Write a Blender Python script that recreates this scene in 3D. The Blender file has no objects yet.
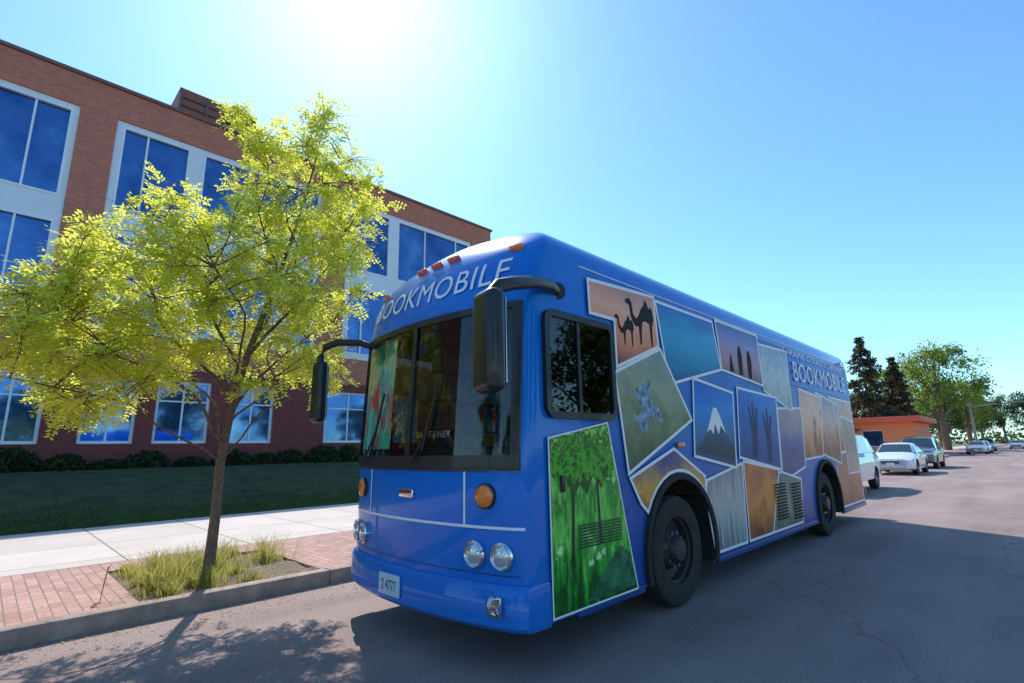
import bpy, bmesh, math, random
import numpy as np
from mathutils import Vector, Matrix, noise
random.seed(7); rng = np.random.default_rng(7)
S = bpy.context.scene; COL = S.collection

# ------------------------------------------------------------------ helpers
def mk(name, v, f, mats=(), smooth=False, fm=None, sharp=None):
    me = bpy.data.meshes.new(name)
    me.from_pydata([tuple(p) for p in v], [], [tuple(q) for q in f])
    for m in mats: me.materials.append(m)
    if fm is not None: me.polygons.foreach_set("material_index", list(fm))
    if smooth or sharp is not None:
        me.polygons.foreach_set("use_smooth", [True]*len(me.polygons))
        if sharp is not None: me.set_sharp_from_angle(angle=math.radians(sharp))
    me.update(); return me

def add(name, me=None, parent=None, loc=(0,0,0), rot=(0,0,0), **props):
    o = bpy.data.objects.new(name, me); COL.objects.link(o)
    o.location = loc; o.rotation_euler = rot
    if parent is not None: o.parent = parent
    if me is None: o.empty_display_size = 0.2
    for k, val in props.items(): o[k] = val
    return o

def thing(name, label, category, loc=(0,0,0), rot=(0,0,0), group=None):
    o = add(name, None, None, loc, rot, label=label, category=category)
    if group: o["group"] = group
    return o

def dup(root, loc, rot=(0,0,0), scale=(1,1,1), label=None):
    n = root.copy(); COL.objects.link(n); n.location = loc; n.rotation_euler = rot; n.scale = scale
    if label: n["label"] = label
    for c in list(root.children):
        k = c.copy(); COL.objects.link(k); k.parent = n
        for c2 in list(c.children):
            k2 = c2.copy(); COL.objects.link(k2); k2.parent = k
    return n

def box_vf(x0,x1,y0,y1,z0,z1):
    v=[(x0,y0,z0),(x1,y0,z0),(x1,y1,z0),(x0,y1,z0),(x0,y0,z1),(x1,y0,z1),(x1,y1,z1),(x0,y1,z1)]
    f=[(0,3,2,1),(4,5,6,7),(0,1,5,4),(1,2,6,5),(2,3,7,6),(3,0,4,7)]
    return v,f
def boxes(name, lst, mats, bevel=0, fmi=None):
    V=[];F=[];FM=[]
    for i,b in enumerate(lst):
        v,f=box_vf(*b); o=len(V); V+=v; F+=[tuple(q+o for q in t) for t in f]
        FM += [fmi[i] if fmi else 0]*6
    me=mk(name,V,F,mats,fm=FM)
    if bevel:
        bm=bmesh.new(); bm.from_mesh(me)
        bmesh.ops.bevel(bm,geom=bm.edges[:],offset=bevel,segments=2,affect='EDGES',profile=.6)
        bm.to_mesh(me); bm.free()
        me.polygons.foreach_set("use_smooth",[True]*len(me.polygons)); me.set_sharp_from_angle(angle=math.radians(40))
    return me
def rbox(name, dims, bevel, mats, seg=3, taper=None):
    bm=bmesh.new(); bmesh.ops.create_cube(bm,size=1)
    for v in bm.verts:
        v.co.x*=dims[0]; v.co.y*=dims[1]; v.co.z*=dims[2]
        if taper and v.co.z<0: v.co.x*=taper; v.co.y*=taper
    bmesh.ops.bevel(bm,geom=bm.edges[:],offset=bevel,segments=seg,affect='EDGES',profile=.5)
    me=bpy.data.meshes.new(name); bm.to_mesh(me); bm.free()
    for m in mats: me.materials.append(m)
    me.polygons.foreach_set("use_smooth",[True]*len(me.polygons)); me.set_sharp_from_angle(angle=math.radians(50))
    return me
def lathe(name, prof, mats, seg=32, axis='X', sharp=35, fmi=None):
    V=[];F=[];FM=[]
    for (r,a) in prof:
        for i in range(seg):
            t=2*math.pi*i/seg; c,s=r*math.cos(t),r*math.sin(t)
            V.append((a,c,s) if axis=='X' else ((c,a,s) if axis=='Y' else (c,s,a)))
    for j in range(len(prof)-1):
        for i in range(seg):
            k=(i+1)%seg; F.append((j*seg+i,j*seg+k,(j+1)*seg+k,(j+1)*seg+i)); FM.append(fmi[j] if fmi else 0)
    return mk(name,V,F,mats,fm=FM,sharp=sharp)
def tube_vf(pts, rad, seg=8):
    V=[];F=[]; n=len(pts); pts=[Vector(p) for p in pts]
    up=Vector((0.31,0.2,0.93))
    for i,p in enumerate(pts):
        d=(pts[min(i+1,n-1)]-pts[max(i-1,0)]).normalized()
        a=d.cross(up)
        if a.length<1e-3: a=d.cross(Vector((1,0,0)))
        a.normalize(); b=d.cross(a)
        r=rad[i] if hasattr(rad,'__len__') else rad
        for k in range(seg):
            t=2*math.pi*k/seg; V.append(tuple(p+a*(r*math.cos(t))+b*(r*math.sin(t))))
    for i in range(n-1):
        for k in range(seg):
            q=(k+1)%seg; F.append((i*seg+k,i*seg+q,(i+1)*seg+q,(i+1)*seg+k))
    F.append(tuple(range(seg-1,-1,-1))); F.append(tuple((n-1)*seg+k for k in range(seg)))
    return V,F
def tubes(name, lst, mats, seg=8):
    V=[];F=[]
    for pts,r in lst:
        v,f=tube_vf(pts,r,seg); o=len(V); V+=v; F+=[tuple(q+o for q in t) for t in f]
    return mk(name,V,F,mats,sharp=60)
def boolcut(obj, cutters, solver='EXACT'):
    for c in cutters:
        m=obj.modifiers.new('b','BOOLEAN'); m.operation='DIFFERENCE'; m.object=c; m.solver=solver
    bpy.context.view_layer.update()
    dg=bpy.context.evaluated_depsgraph_get()
    me=bpy.data.meshes.new_from_object(obj.evaluated_get(dg))
    obj.modifiers.clear(); old=obj.data; obj.data=me; me.name=old.name
    for c in cutters: bpy.data.objects.remove(c)
    me.polygons.foreach_set("use_smooth",[True]*len(me.polygons)); me.set_sharp_from_angle(angle=math.radians(28))

# ------------------------------------------------------------------ materials
def nt(name):
    m=bpy.data.materials.new(name); m.use_nodes=True; t=m.node_tree
    return m,t,t.nodes,t.links,t.nodes['Principled BSDF']
def node(N,typ,**kw):
    n=N.new(typ)
    for k,v in kw.items():
        if k.startswith('i_'):
            key=k[2:]; n.inputs[int(key) if key.isdigit() else key.replace('_',' ')].default_value=v
        else: setattr(n,k,v)
    return n
def ramp(N,stops,interp='LINEAR'):
    r=N.new('ShaderNodeValToRGB'); r.color_ramp.interpolation=interp; e=r.color_ramp.elements
    while len(e)<len(stops): e.new(.5)
    for i,(p,c) in enumerate(stops):
        e[i].position=p; e[i].color=(c[0],c[1],c[2],1)
    return r
def cl(c,k): return tuple(min(1,max(0,x*k)) for x in c[:3])
def mat(name,c,rough=.5,metal=0,var=.12,scale=6,bump=0,bscale=60,coat=0,spec=.5,dirt=None):
    m,t,N,L,P=nt(name)
    tc=N.new('ShaderNodeTexCoord')
    n=node(N,'ShaderNodeTexNoise',i_Scale=scale,i_Detail=5.0,i_Roughness=.6); L.new(tc.outputs['Object'],n.inputs['Vector'])
    r=ramp(N,[(.3,cl(c,1-var)),(.7,cl(c,1+var))]); L.new(n.outputs['Fac'],r.inputs['Fac']); last=r.outputs['Color']
    if dirt:  # road dust low on the body
        sp=N.new('ShaderNodeSeparateXYZ'); L.new(tc.outputs['Object'],sp.inputs[0])
        nd=node(N,'ShaderNodeTexNoise',i_Scale=7.0,i_Detail=6.0,i_Roughness=.7); L.new(tc.outputs['Object'],nd.inputs['Vector'])
        mr=node(N,'ShaderNodeMapRange',i_1=.95,i_2=.2); L.new(sp.outputs['Z'],mr.inputs[0])
        mu=node(N,'ShaderNodeMath',operation='MULTIPLY'); L.new(mr.outputs[0],mu.inputs[0]); L.new(nd.outputs['Fac'],mu.inputs[1])
        mm=node(N,'ShaderNodeMath',operation='MULTIPLY',i_1=.30); L.new(mu.outputs[0],mm.inputs[0])
        x=node(N,'ShaderNodeMixRGB'); x.inputs[2].default_value=(*dirt,1); L.new(mm.outputs[0],x.inputs[0]); L.new(last,x.inputs[1]); last=x.outputs[0]
        rr=node(N,'ShaderNodeMapRange',i_3=rough,i_4=.8); L.new(mm.outputs[0],rr.inputs[0]); L.new(rr.outputs[0],P.inputs['Roughness'])
    L.new(last,P.inputs['Base Color'])
    if not dirt: P.inputs['Roughness'].default_value=rough
    P.inputs['Metallic'].default_value=metal
    P.inputs['Coat Weight'].default_value=coat; P.inputs['Coat Roughness'].default_value=.05
    P.inputs['Specular IOR Level'].default_value=spec
    if bump:
        n2=node(N,'ShaderNodeTexNoise',i_Scale=bscale,i_Detail=4.0); L.new(tc.outputs['Object'],n2.inputs['Vector'])
        b=node(N,'ShaderNodeBump',i_Strength=bump,i_Distance=.02); L.new(n2.outputs['Fac'],b.inputs['Height']); L.new(b.outputs[0],P.inputs['Normal'])
    return m

def brick_mat(name, c1,c2,mort,bw,bh,ms,swiz='YZ',rough=.85,off=.5,stain=.15,bias=0):
    m,t,N,L,P=nt(name); tc=N.new('ShaderNodeTexCoord'); sp=N.new('ShaderNodeSeparateXYZ'); cb=N.new('ShaderNodeCombineXYZ')
    L.new(tc.outputs['Object'],sp.inputs[0])
    L.new(sp.outputs[swiz[0]],cb.inputs[0]); L.new(sp.outputs[swiz[1]],cb.inputs[1])
    b=node(N,'ShaderNodeTexBrick',i_Scale=1.0,offset=off); b.inputs['Color1'].default_value=(*c1,1); b.inputs['Color2'].default_value=(*c2,1); b.inputs['Mortar'].default_value=(*mort,1)
    b.inputs['Mortar Size'].default_value=ms; b.inputs['Brick Width'].default_value=bw; b.inputs['Row Height'].default_value=bh; b.inputs['Bias'].default_value=bias
    b.inputs['Mortar Smooth'].default_value=.2
    L.new(cb.outputs[0],b.inputs['Vector'])
    n=node(N,'ShaderNodeTexNoise',i_Scale=.9,i_Detail=6.0,i_Roughness=.65); L.new(tc.outputs['Object'],n.inputs['Vector'])
    r=ramp(N,[(.3,(1-stain,)*3),(.7,(1,1,1))]); L.new(n.outputs['Fac'],r.inputs['Fac'])
    n3=node(N,'ShaderNodeTexNoise',i_Scale=45.0,i_Detail=4.0); L.new(tc.outputs['Object'],n3.inputs['Vector'])
    r3=ramp(N,[(.3,(.85,)*3),(.7,(1.0,1.0,1.0))]); L.new(n3.outputs['Fac'],r3.inputs['Fac'])
    x=node(N,'ShaderNodeMixRGB',blend_type='MULTIPLY',i_Fac=1.0); L.new(b.outputs['Color'],x.inputs[1]); L.new(r.outputs['Color'],x.inputs[2])
    x2=node(N,'ShaderNodeMixRGB',blend_type='MULTIPLY',i_Fac=1.0); L.new(x.outputs[0],x2.inputs[1]); L.new(r3.outputs['Color'],x2.inputs[2])
    L.new(x2.outputs[0],P.inputs['Base Color']); P.inputs['Roughness'].default_value=rough
    bp=node(N,'ShaderNodeBump',i_Strength=.35,i_Distance=.01,invert=True); L.new(b.outputs['Fac'],bp.inputs['Height']); L.new(bp.outputs[0],P.inputs['Normal'])
    return m

def asphalt_mat():
    m,t,N,L,P=nt('asphalt'); tc=N.new('ShaderNodeTexCoord')
    n=node(N,'ShaderNodeTexNoise',i_Scale=.35,i_Detail=8.0,i_Roughness=.7); L.new(tc.outputs['Object'],n.inputs['Vector'])
    r=ramp(N,[(.3,(.33,.24,.215)),(.7,(.48,.36,.325))]); L.new(n.outputs['Fac'],r.inputs['Fac'])
    v=node(N,'ShaderNodeTexNoise',i_Scale=80.0,i_Detail=4.0,i_Roughness=.8); L.new(tc.outputs['Object'],v.inputs['Vector'])
    r2=ramp(N,[(.38,(.38,.38,.40)),(.62,(1.3,1.3,1.3))]); L.new(v.outputs['Fac'],r2.inputs['Fac'])
    x=node(N,'ShaderNodeMixRGB',blend_type='MULTIPLY',i_Fac=.8); L.new(r.outputs[0],x.inputs[1]); L.new(r2.outputs[0],x.inputs[2])
    wn=node(N,'ShaderNodeTexNoise',i_Scale=1.3,i_Detail=5.0); L.new(tc.outputs['Object'],wn.inputs['Vector'])
    wx=node(N,'ShaderNodeMixRGB',blend_type='ADD',i_Fac=.9); L.new(tc.outputs['Object'],wx.inputs[1]); L.new(wn.outputs['Color'],wx.inputs[2])
    vo=node(N,'ShaderNodeTexVoronoi',feature='DISTANCE_TO_EDGE',i_Scale=.2); L.new(wx.outputs[0],vo.inputs['Vector'])
    cr=ramp(N,[(0,(.5,.47,.46)),(.004,(1,1,1))]); L.new(vo.outputs['Distance'],cr.inputs['Fac'])
    x2=node(N,'ShaderNodeMixRGB',blend_type='MULTIPLY',i_Fac=.6); L.new(x.outputs[0],x2.inputs[1]); L.new(cr.outputs[0],x2.inputs[2])
    mp=node(N,'ShaderNodeMapping'); mp.inputs['Scale'].default_value=(1.3,.12,1); L.new(tc.outputs['Object'],mp.inputs[0])
    n4=node(N,'ShaderNodeTexNoise',i_Scale=1.0,i_Detail=4.0); L.new(mp.outputs[0],n4.inputs['Vector']); r4=ramp(N,[(.35,(.72,.72,.74)),(.6,(1,1,1))]); L.new(n4.outputs['Fac'],r4.inputs['Fac'])
    x3=node(N,'ShaderNodeMixRGB',blend_type='MULTIPLY',i_Fac=.8); L.new(x2.outputs[0],x3.inputs[1]); L.new(r4.outputs[0],x3.inputs[2])
    L.new(x3.outputs[0],P.inputs['Base Color']); P.inputs['Roughness'].default_value=.85; P.inputs['Specular IOR Level'].default_value=.25
    b=node(N,'ShaderNodeBump',i_Strength=.8,i_Distance=.008); L.new(v.outputs['Fac'],b.inputs['Height']); L.new(b.outputs[0],P.inputs['Normal'])
    return m

def leaf_mat(name,c,tr,mix=.5,var=.35,scale=3.0):
    m,t,N,L,P=nt(name); out=N['Material Output']; tc=N.new('ShaderNodeTexCoord')
    n=node(N,'ShaderNodeTexNoise',i_Scale=scale,i_Detail=3.0); L.new(tc.outputs['Object'],n.inputs['Vector'])
    r=ramp(N,[(.3,cl(c,1-var)),(.7,cl(c,1+var))]); L.new(n.outputs['Fac'],r.inputs['Fac'])
    L.new(r.outputs[0],P.inputs['Base Color']); P.inputs['Roughness'].default_value=.5; P.inputs['Specular IOR Level'].default_value=.3
    r2=ramp(N,[(.3,cl(tr,1-var*.6)),(.7,cl(tr,1+var*.6))]); L.new(n.outputs['Fac'],r2.inputs['Fac'])
    T=N.new('ShaderNodeBsdfTranslucent'); L.new(r2.outputs[0],T.inputs['Color'])
    x=node(N,'ShaderNodeMixShader',i_Fac=mix); L.new(P.outputs[0],x.inputs[1]); L.new(T.outputs[0],x.inputs[2]); L.new(x.outputs[0],out.inputs['Surface'])
    return m

def glass_mat(name,tint,base_refl=.06,glo=(1,1,1)):
    m,t,N,L,P=nt(name); out=N['Material Output']; N.remove(P)
    tr=N.new('ShaderNodeBsdfTransparent'); tr.inputs['Color'].default_value=(*tint,1)
    g=N.new('ShaderNodeBsdfGlossy'); g.inputs['Roughness'].default_value=.02; g.inputs['Color'].default_value=(*glo,1)
    lw=node(N,'ShaderNodeFresnel',i_IOR=1.5); mr=node(N,'ShaderNodeMapRange',i_3=base_refl-.04,i_4=1.0); L.new(lw.outputs[0],mr.inputs[0])
    x=N.new('ShaderNodeMixShader'); L.new(mr.outputs[0],x.inputs[0]); L.new(tr.outputs[0],x.inputs[1]); L.new(g.outputs[0],x.inputs[2]); L.new(x.outputs[0],out.inputs['Surface'])
    return m

def picture_mat(name,zlo,zhi,cols,nscale=2.5,amt=.25,slant=0.0,stretch=(1,1,1),spots=None,interp='LINEAR'):
    """printed vinyl picture: colour bands over the height of the print with painterly noise"""
    m,t,N,L,P=nt(name); tc=N.new('ShaderNodeTexCoord'); sp=N.new('ShaderNodeSeparateXYZ'); L.new(tc.outputs['Object'],sp.inputs[0])
    mp=node(N,'ShaderNodeMapping'); mp.inputs['Scale'].default_value=stretch; L.new(tc.outputs['Object'],mp.inputs[0])
    n=node(N,'ShaderNodeTexNoise',i_Scale=nscale,i_Detail=9.0,i_Roughness=.7); L.new(mp.outputs[0],n.inputs['Vector'])
    mr=node(N,'ShaderNodeMapRange',i_1=zlo,i_2=zhi,clamp=False); L.new(sp.outputs['Z'],mr.inputs[0])
    a=node(N,'ShaderNodeMath',operation='MULTIPLY_ADD',i_1=amt*1.6,i_2=-amt*.8); L.new(n.outputs['Fac'],a.inputs[0])
    s=node(N,'ShaderNodeMath',operation='MULTIPLY',i_1=slant); L.new(sp.outputs['Y'],s.inputs[0])
    b=node(N,'ShaderNodeMath',operation='ADD'); L.new(mr.outputs[0],b.inputs[0]); L.new(a.outputs[0],b.inputs[1])
    c=node(N,'ShaderNodeMath',operation='ADD'); L.new(b.outputs[0],c.inputs[0]); L.new(s.outputs[0],c.inputs[1])
    k=len(cols); r=ramp(N,[(i/(k-1) if k>1 else 0,col) for i,col in enumerate(cols)],interp); L.new(c.outputs[0],r.inputs['Fac'])
    last=r.outputs[0]
    if spots:
        sc,col,th,st=spots
        mp2=node(N,'ShaderNodeMapping'); mp2.inputs['Scale'].default_value=st; L.new(tc.outputs['Object'],mp2.inputs[0])
        n2=node(N,'ShaderNodeTexNoise',i_Scale=sc,i_Detail=3.0,i_Roughness=.5); L.new(mp2.outputs[0],n2.inputs['Vector'])
        r2=ramp(N,[(th,(0,0,0)),(th+.05,(1,1,1))]); L.new(n2.outputs['Fac'],r2.inputs['Fac'])
        x=node(N,'ShaderNodeMixRGB'); x.inputs[2].default_value=(*col,1); L.new(r2.outputs[0],x.inputs[0]); L.new(last,x.inputs[1]); last=x.outputs[0]
    L.new(last,P.inputs['Base Color']); P.inputs['Roughness'].default_value=.38; P.inputs['Coat Weight'].default_value=.15; P.inputs['Coat Roughness'].default_value=.1; P.inputs['Specular IOR Level'].default_value=.25
    return m

M_blue=mat('bus_blue_paint',(.0,.185,.68),rough=.3,var=.06,scale=2,coat=.55,spec=.12,dirt=(.12,.12,.13))
M_bluedk=mat('bus_dark_blue',(.002,.06,.26),rough=.4,var=.1,coat=.3)
M_dark=mat('dark_interior',(.02,.02,.022),rough=.8)
M_black=mat('black_plastic',(.012,.012,.013),rough=.38,coat=.25)
M_rubber=mat('rubber',(.022,.021,.021),rough=.75,bump=.3)
M_tyre=mat('tyre_rubber',(.034,.030,.028),rough=.85,var=.4,scale=9,bump=.4)
M_steel=mat('painted_steel_rim',(.06,.05,.05),rough=.5,metal=.3,var=.3,scale=15)
M_chrome=mat('chrome',(.75,.75,.77),rough=.12,metal=1,var=.03)
M_white=mat('white_vinyl',(.93,.93,.93),rough=.4,var=.02)
M_amber=mat('amber_lens',(.98,.22,.015),rough=.2,coat=1,var=.1,scale=40)
M_redor=mat('orange_red_lens',(.95,.11,.015),rough=.2,coat=1,var=.1,scale=40)
M_red=mat('red_lens',(.8,.05,.015),rough=.2,coat=1,var=.1,scale=40)
M_lens=mat('headlight_lens',(.62,.66,.7),rough=.12,metal=.5,var=.25,scale=70,coat=1)
M_glass=glass_mat('windshield_glass',(.88,.87,.84),.055)
M_glassd=glass_mat('tinted_glass',(.35,.33,.32),.07)
M_brick=brick_mat('facade_brick',(.76,.21,.115),(.58,.14,.08),(.60,.36,.28),.24,.08,.008,'YZ')
M_brickx=brick_mat('side_brick',(.76,.21,.115),(.58,.14,.08),(.60,.36,.28),.24,.08,.008,'XZ')
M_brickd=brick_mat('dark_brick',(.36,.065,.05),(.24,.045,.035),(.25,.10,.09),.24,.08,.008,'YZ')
M_panel=mat('pale_metal_panel',(.78,.79,.82),rough=.45,var=.04,scale=1)
M_frame=mat('white_window_frame',(.84,.84,.86),rough=.4,var=.04)
M_coping=mat('coping_metal',(.20,.10,.08),rough=.5)
M_louver=mat('brown_louver',(.36,.10,.06),rough=.6)
M_asph=asphalt_mat()
M_kerb=mat('kerb_concrete',(.36,.27,.225),rough=.9,var=.3,scale=5,bump=.6,bscale=50)
M_conc=brick_mat('pavement_concrete',(.74,.64,.57),(.67,.57,.50),(.24,.18,.16),1.5,1.5,.012,'YX',off=0,stain=.16)
M_paver=brick_mat('brick_pavers',(.68,.40,.34),(.50,.27,.22),(.28,.19,.17),.2,.1,.006,'XY',stain=.28)
M_ground=mat('ground_earth',(.14,.13,.08),rough=.95,var=.3,scale=.05)
M_lawn=mat('lawn',(.045,.065,.016),rough=.95,var=.5,scale=1.6,bump=1.0,bscale=35)
M_soil=mat('soil',(.20,.15,.10),rough=.95,var=.35,scale=14,bump=1.0,bscale=40)
M_bark=mat('bark',(.20,.125,.08),rough=.9,var=.4,scale=25,bump=.9,bscale=60)
M_leaf=leaf_mat('locust_leaf',(.35,.39,.04),(.92,.94,.13),.64,.22,1.6)
M_leafbg=leaf_mat('broadleaf',(.10,.15,.025),(.34,.46,.06),.45,.4,.5)
M_leafbg2=leaf_mat('broadleaf_dark',(.05,.085,.025),(.12,.19,.04),.4,.4,.5)
M_leafcon=leaf_mat('conifer_needles',(.06,.07,.035),(.09,.10,.03),.25,.4,.6)
M_shrub=leaf_mat('shrub_leaf',(.04,.06,.02),(.08,.12,.03),.4,.5,2)
M_grass=leaf_mat('grass_blade',(.26,.25,.07),(.56,.52,.14),.5,.4,6)
M_grassl=leaf_mat('lawn_blade',(.06,.09,.02),(.14,.2,.03),.5,.4,2)
M_litter=mat('dry_leaf',(.30,.22,.08),rough=.8,var=.5,scale=3)

def window_glass_mat():
    m,t,N,L,P=nt('building_glass'); tc=N.new('ShaderNodeTexCoord')
    n=node(N,'ShaderNodeTexNoise',i_Scale=.45,i_Detail=4.0,i_Roughness=.6); L.new(tc.outputs['Object'],n.inputs['Vector'])
    r=ramp(N,[(.3,(.035,.10,.26)),(.55,(.075,.18,.40)),(.78,(.20,.33,.55))]); L.new(n.outputs['Fac'],r.inputs['Fac']); L.new(r.outputs[0],P.inputs['Base Color'])
    P.inputs['Metallic'].default_value=.75; P.inputs['Roughness'].default_value=.05
    n2=node(N,'ShaderNodeTexNoise',i_Scale=.8,i_Detail=1.0); L.new(tc.outputs['Object'],n2.inputs['Vector'])
    b=node(N,'ShaderNodeBump',i_Strength=.12,i_Distance=.05); L.new(n2.outputs['Fac'],b.inputs['Height']); L.new(b.outputs[0],P.inputs['Normal'])
    return m
M_bglass=window_glass_mat()

# ------------------------------------------------------------------ ground & road
def sheet(name,x0,x1,y0,y1,z,m,nx=1,ny=1,zf=None,**kw):
    V=[];F=[]
    for j in range(ny+1):
        for i in range(nx+1):
            x=x0+(x1-x0)*i/nx; y=y0+(y1-y0)*j/ny
            V.append((x,y,zf(x,y) if zf else z))
    for j in range(ny):
        for i in range(nx):
            a=j*(nx+1)+i; F.append((a,a+1,a+nx+2,a+nx+1))
    return add(name,mk(name,V,F,[m]),kind='structure',**kw)
KX=-5.97
sheet('ground',-2500,2500,-2500,2500,-.02,M_ground)
sheet('road',KX,8.0,-60,260,0.0,M_asph)
sheet('cross_road',-120,120,262,276,-.008,M_asph)
def kerb(name,x0,x1):
    L=[];y=-60
    while y<258:
        L.append((x0,x1,y,y+2.99,-.05,.15)); y+=3.0
    return add(name,boxes(name,L,[M_kerb],bevel=.012),kind='structure')
kerb('kerb',KX-.16,KX); kerb('kerb',8.0,8.16)
add('brick_pavement',boxes('brick_pavement',[(-8.6,KX-.163,-60,1.2,-.05,.147),(-8.6,KX-.163,2.95,255,-.05,.147),(-8.6,-8.0,1.203,2.947,-.05,.147)],[M_paver]),kind='structure')
add('pavement',boxes('pavement',[(-13.0,-8.603,-60,255,-.05,.15)],[M_conc]),kind='structure')
add('pavement',boxes('pavement',[(8.163,10.5,-60,255,-.05,.15)],[M_conc]),kind='structure')
def lawnz(x,y):
    t=min(1,max(0,(-13-x)/13)); t=t*t*(3-2*t)
    return .13+.85*t+.03*noise.noise(Vector((x*.4,y*.4,0)))
sheet('lawn',-29,-13.003,-60,100,0,M_lawn,nx=24,ny=120,zf=lawnz)
sheet('lawn',10.503,60,-60,255,.1,M_lawn)
add('planting_bed',mk('planting_bed',*(lambda n:( [(-7.995+1.86*i/n,1.205+1.74*j/n,.12+.05*noise.noise(Vector((i*.3,j*.3,1)))+.05*math.sin(math.pi*i/n)*math.sin(math.pi*j/n)) for j in range(n+1) for i in range(n+1)],[(j*(n+1)+i,j*(n+1)+i+1,(j+1)*(n+1)+i+1,(j+1)*(n+1)+i) for j in range(n) for i in range(n)]))(16),[M_soil]),kind='structure')

def blades(name,n,posf,h0,h1,w,m,lean=.5,**kw):
    V=np.zeros((n*5,3)); F=[]
    for i in range(n):
        x,y,z,hs=posf()
        h=random.uniform(h0,h1)*hs; a=random.uniform(0,2*math.pi); l=random.uniform(.05,lean)*h; b=random.uniform(0,2*math.pi)
        dx,dy=math.cos(a)*w/2,math.sin(a)*w/2; lx,ly=math.cos(b)*l,math.sin(b)*l
        V[i*5:i*5+5]=[(x-dx,y-dy,z),(x+dx,y+dy,z),(x+dx*.8+lx*.35,y+dy*.8+ly*.35,z+h*.6),(x-dx*.8+lx*.35,y-dy*.8+ly*.35,z+h*.6),(x+lx,y+ly,z+h)]
        F.append((i*5,i*5+1,i*5+2,i*5+3)); F.append((i*5+3,i*5+2,i*5+4))
    return add(name,mk(name,V.tolist(),F,[m]),**kw)
tufts=[(random.uniform(-7.9,-6.25),random.uniform(1.25,2.9),random.uniform(.05,.16),random.choice([.4,.6,.8,1.2,1.6])) for _ in range(34)]
def bedpos():
    t=random.choice(tufts); r=abs(random.gauss(0,t[2])); a=random.uniform(0,6.28)
    x=min(-6.16,max(-8.0,t[0]+r*math.cos(a))); y=min(2.95,max(1.2,t[1]+r*math.sin(a))); return x,y,.12,t[3]
blades('bed_grass',6500,bedpos,.07,.26,.007,M_grass,1.1,kind='stuff',label='unkempt yellow-green grass tufts in the planting bed',category='grass')
def lawnpos():
    x=-13-abs(random.gauss(0,1))*2.2; y=random.uniform(-2,22); return x,y,lawnz(x,y)-.01,1
blades('lawn_grass',26000,lawnpos,.04,.11,.014,M_grassl,.6,kind='stuff',label='mown dark green grass beside the pavement',category='grass')
V=[];F=[]
for i in range(1600):
    if random.random()<.55: x=KX+abs(random.gauss(0,.35))+.02; z=.006
    else: x=random.uniform(-8.5,-6.2); z=.156
    y=random.uniform(-3,6)
    if z>.1 and 1.2<y<2.95: continue
    a=random.uniform(0,6.28); l=random.uniform(.008,.022); o=len(V); c,s=math.cos(a)*l,math.sin(a)*l
    V+=[(x-c,y-s,z),(x+s*.4,y-c*.4,z+.003),(x+c,y+s,z+.004),(x-s*.4,y+c*.4,z)]; F.append((o,o+1,o+2,o+3))
add('fallen_leaves',mk('fallen_leaves',V,F,[M_litter]),kind='stuff',label='small dry fallen leaves scattered along the kerb',category='leaves')

# ------------------------------------------------------------------ office building
BX=-28.0
bays=[(-20.5,-10.4),(-9.0,.98),(2.33,12.4),(14.0,24.1)]
bld=thing('office_building','three storey red brick office building with tall blue glass bays','building',loc=(BX,0,0))
YE=26.1; YS=-32.0; ZT=18.45; BZ0,BZ1=6.9,16.95
gw=[(-7.5,-5.3),(-4.2,-2.0),(-.6,1.4),(2.6,4.5),(5.2,7.4),(8.3,10.4),(13.2,16.2),(17.2,19.6),(20.8,23.2)]
def wall_cells(ys,zs,holes,x):
    V=[];F=[];FM=[]
    for i in range(len(ys)-1):
        for j in range(len(zs)-1):
            cy=(ys[i]+ys[i+1])/2; cz=(zs[j]+zs[j+1])/2
            if any(h[0]<cy<h[1] and h[2]<cz<h[3] for h in holes): continue
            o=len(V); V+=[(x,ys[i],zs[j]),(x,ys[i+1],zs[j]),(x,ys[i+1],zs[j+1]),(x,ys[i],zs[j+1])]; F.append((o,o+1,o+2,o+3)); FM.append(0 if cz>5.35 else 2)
    for h in holes:
        d=.35; a,b,c,e=h
        q=[[(x,a,c),(x-d,a,c),(x-d,a,e),(x,a,e)],[(x,b,c),(x,b,e),(x-d,b,e),(x-d,b,c)],[(x,a,e),(x-d,a,e),(x-d,b,e),(x,b,e)],[(x,a,c),(x,b,c),(x-d,b,c),(x-d,a,c)]]
        for k in q:
            o=len(V); V+=k; F.append((o,o+1,o+2,o+3)); FM.append(0)
    return V,F,FM
holes=[(a,b,BZ0,BZ1) for a,b in bays]+[(a,b,2.0,4.9) for a,b in gw]
ys=sorted(set([YS,YE]+[h[0] for h in holes]+[h[1] for h in holes])); zs=[.6,2.0,4.9,5.4,BZ0,BZ1,ZT]
V,F,FM=wall_cells(ys,zs,holes,0)
o=len(V); V+=[(0,YE,.6),(-30,YE,.6),(-30,YE,ZT),(0,YE,ZT)]; F.append((o,o+1,o+2,o+3)); FM.append(1)
o=len(V); V+=[(0,YS,.6),(-30,YS,.6),(-30,YS,ZT),(0,YS,ZT)]; F.append((o+3,o+2,o+1,o)); FM.append(1)
o=len(V); V+=[(-30,YE,.6),(-30,YS,.6),(-30,YS,ZT),(-30,YE,ZT)]; F.append((o,o+1,o+2,o+3)); FM.append(0)
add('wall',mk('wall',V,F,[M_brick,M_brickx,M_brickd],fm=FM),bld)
add('roof',boxes('roof',[(-29.8,-.2,YS+.2,YE-.2,17.6,17.8)],[M_coping]),bld)
add('parapet_coping',boxes('parapet_coping',[(-.3,.10,YS-.1,YE+.12,ZT,ZT+.16),(-30.1,-29.7,YS-.1,YE+.1,ZT,ZT+.16),(-29.69,-.31,YE-.3,YE+.12,ZT,ZT+.16)],[M_coping]),bld)
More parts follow.
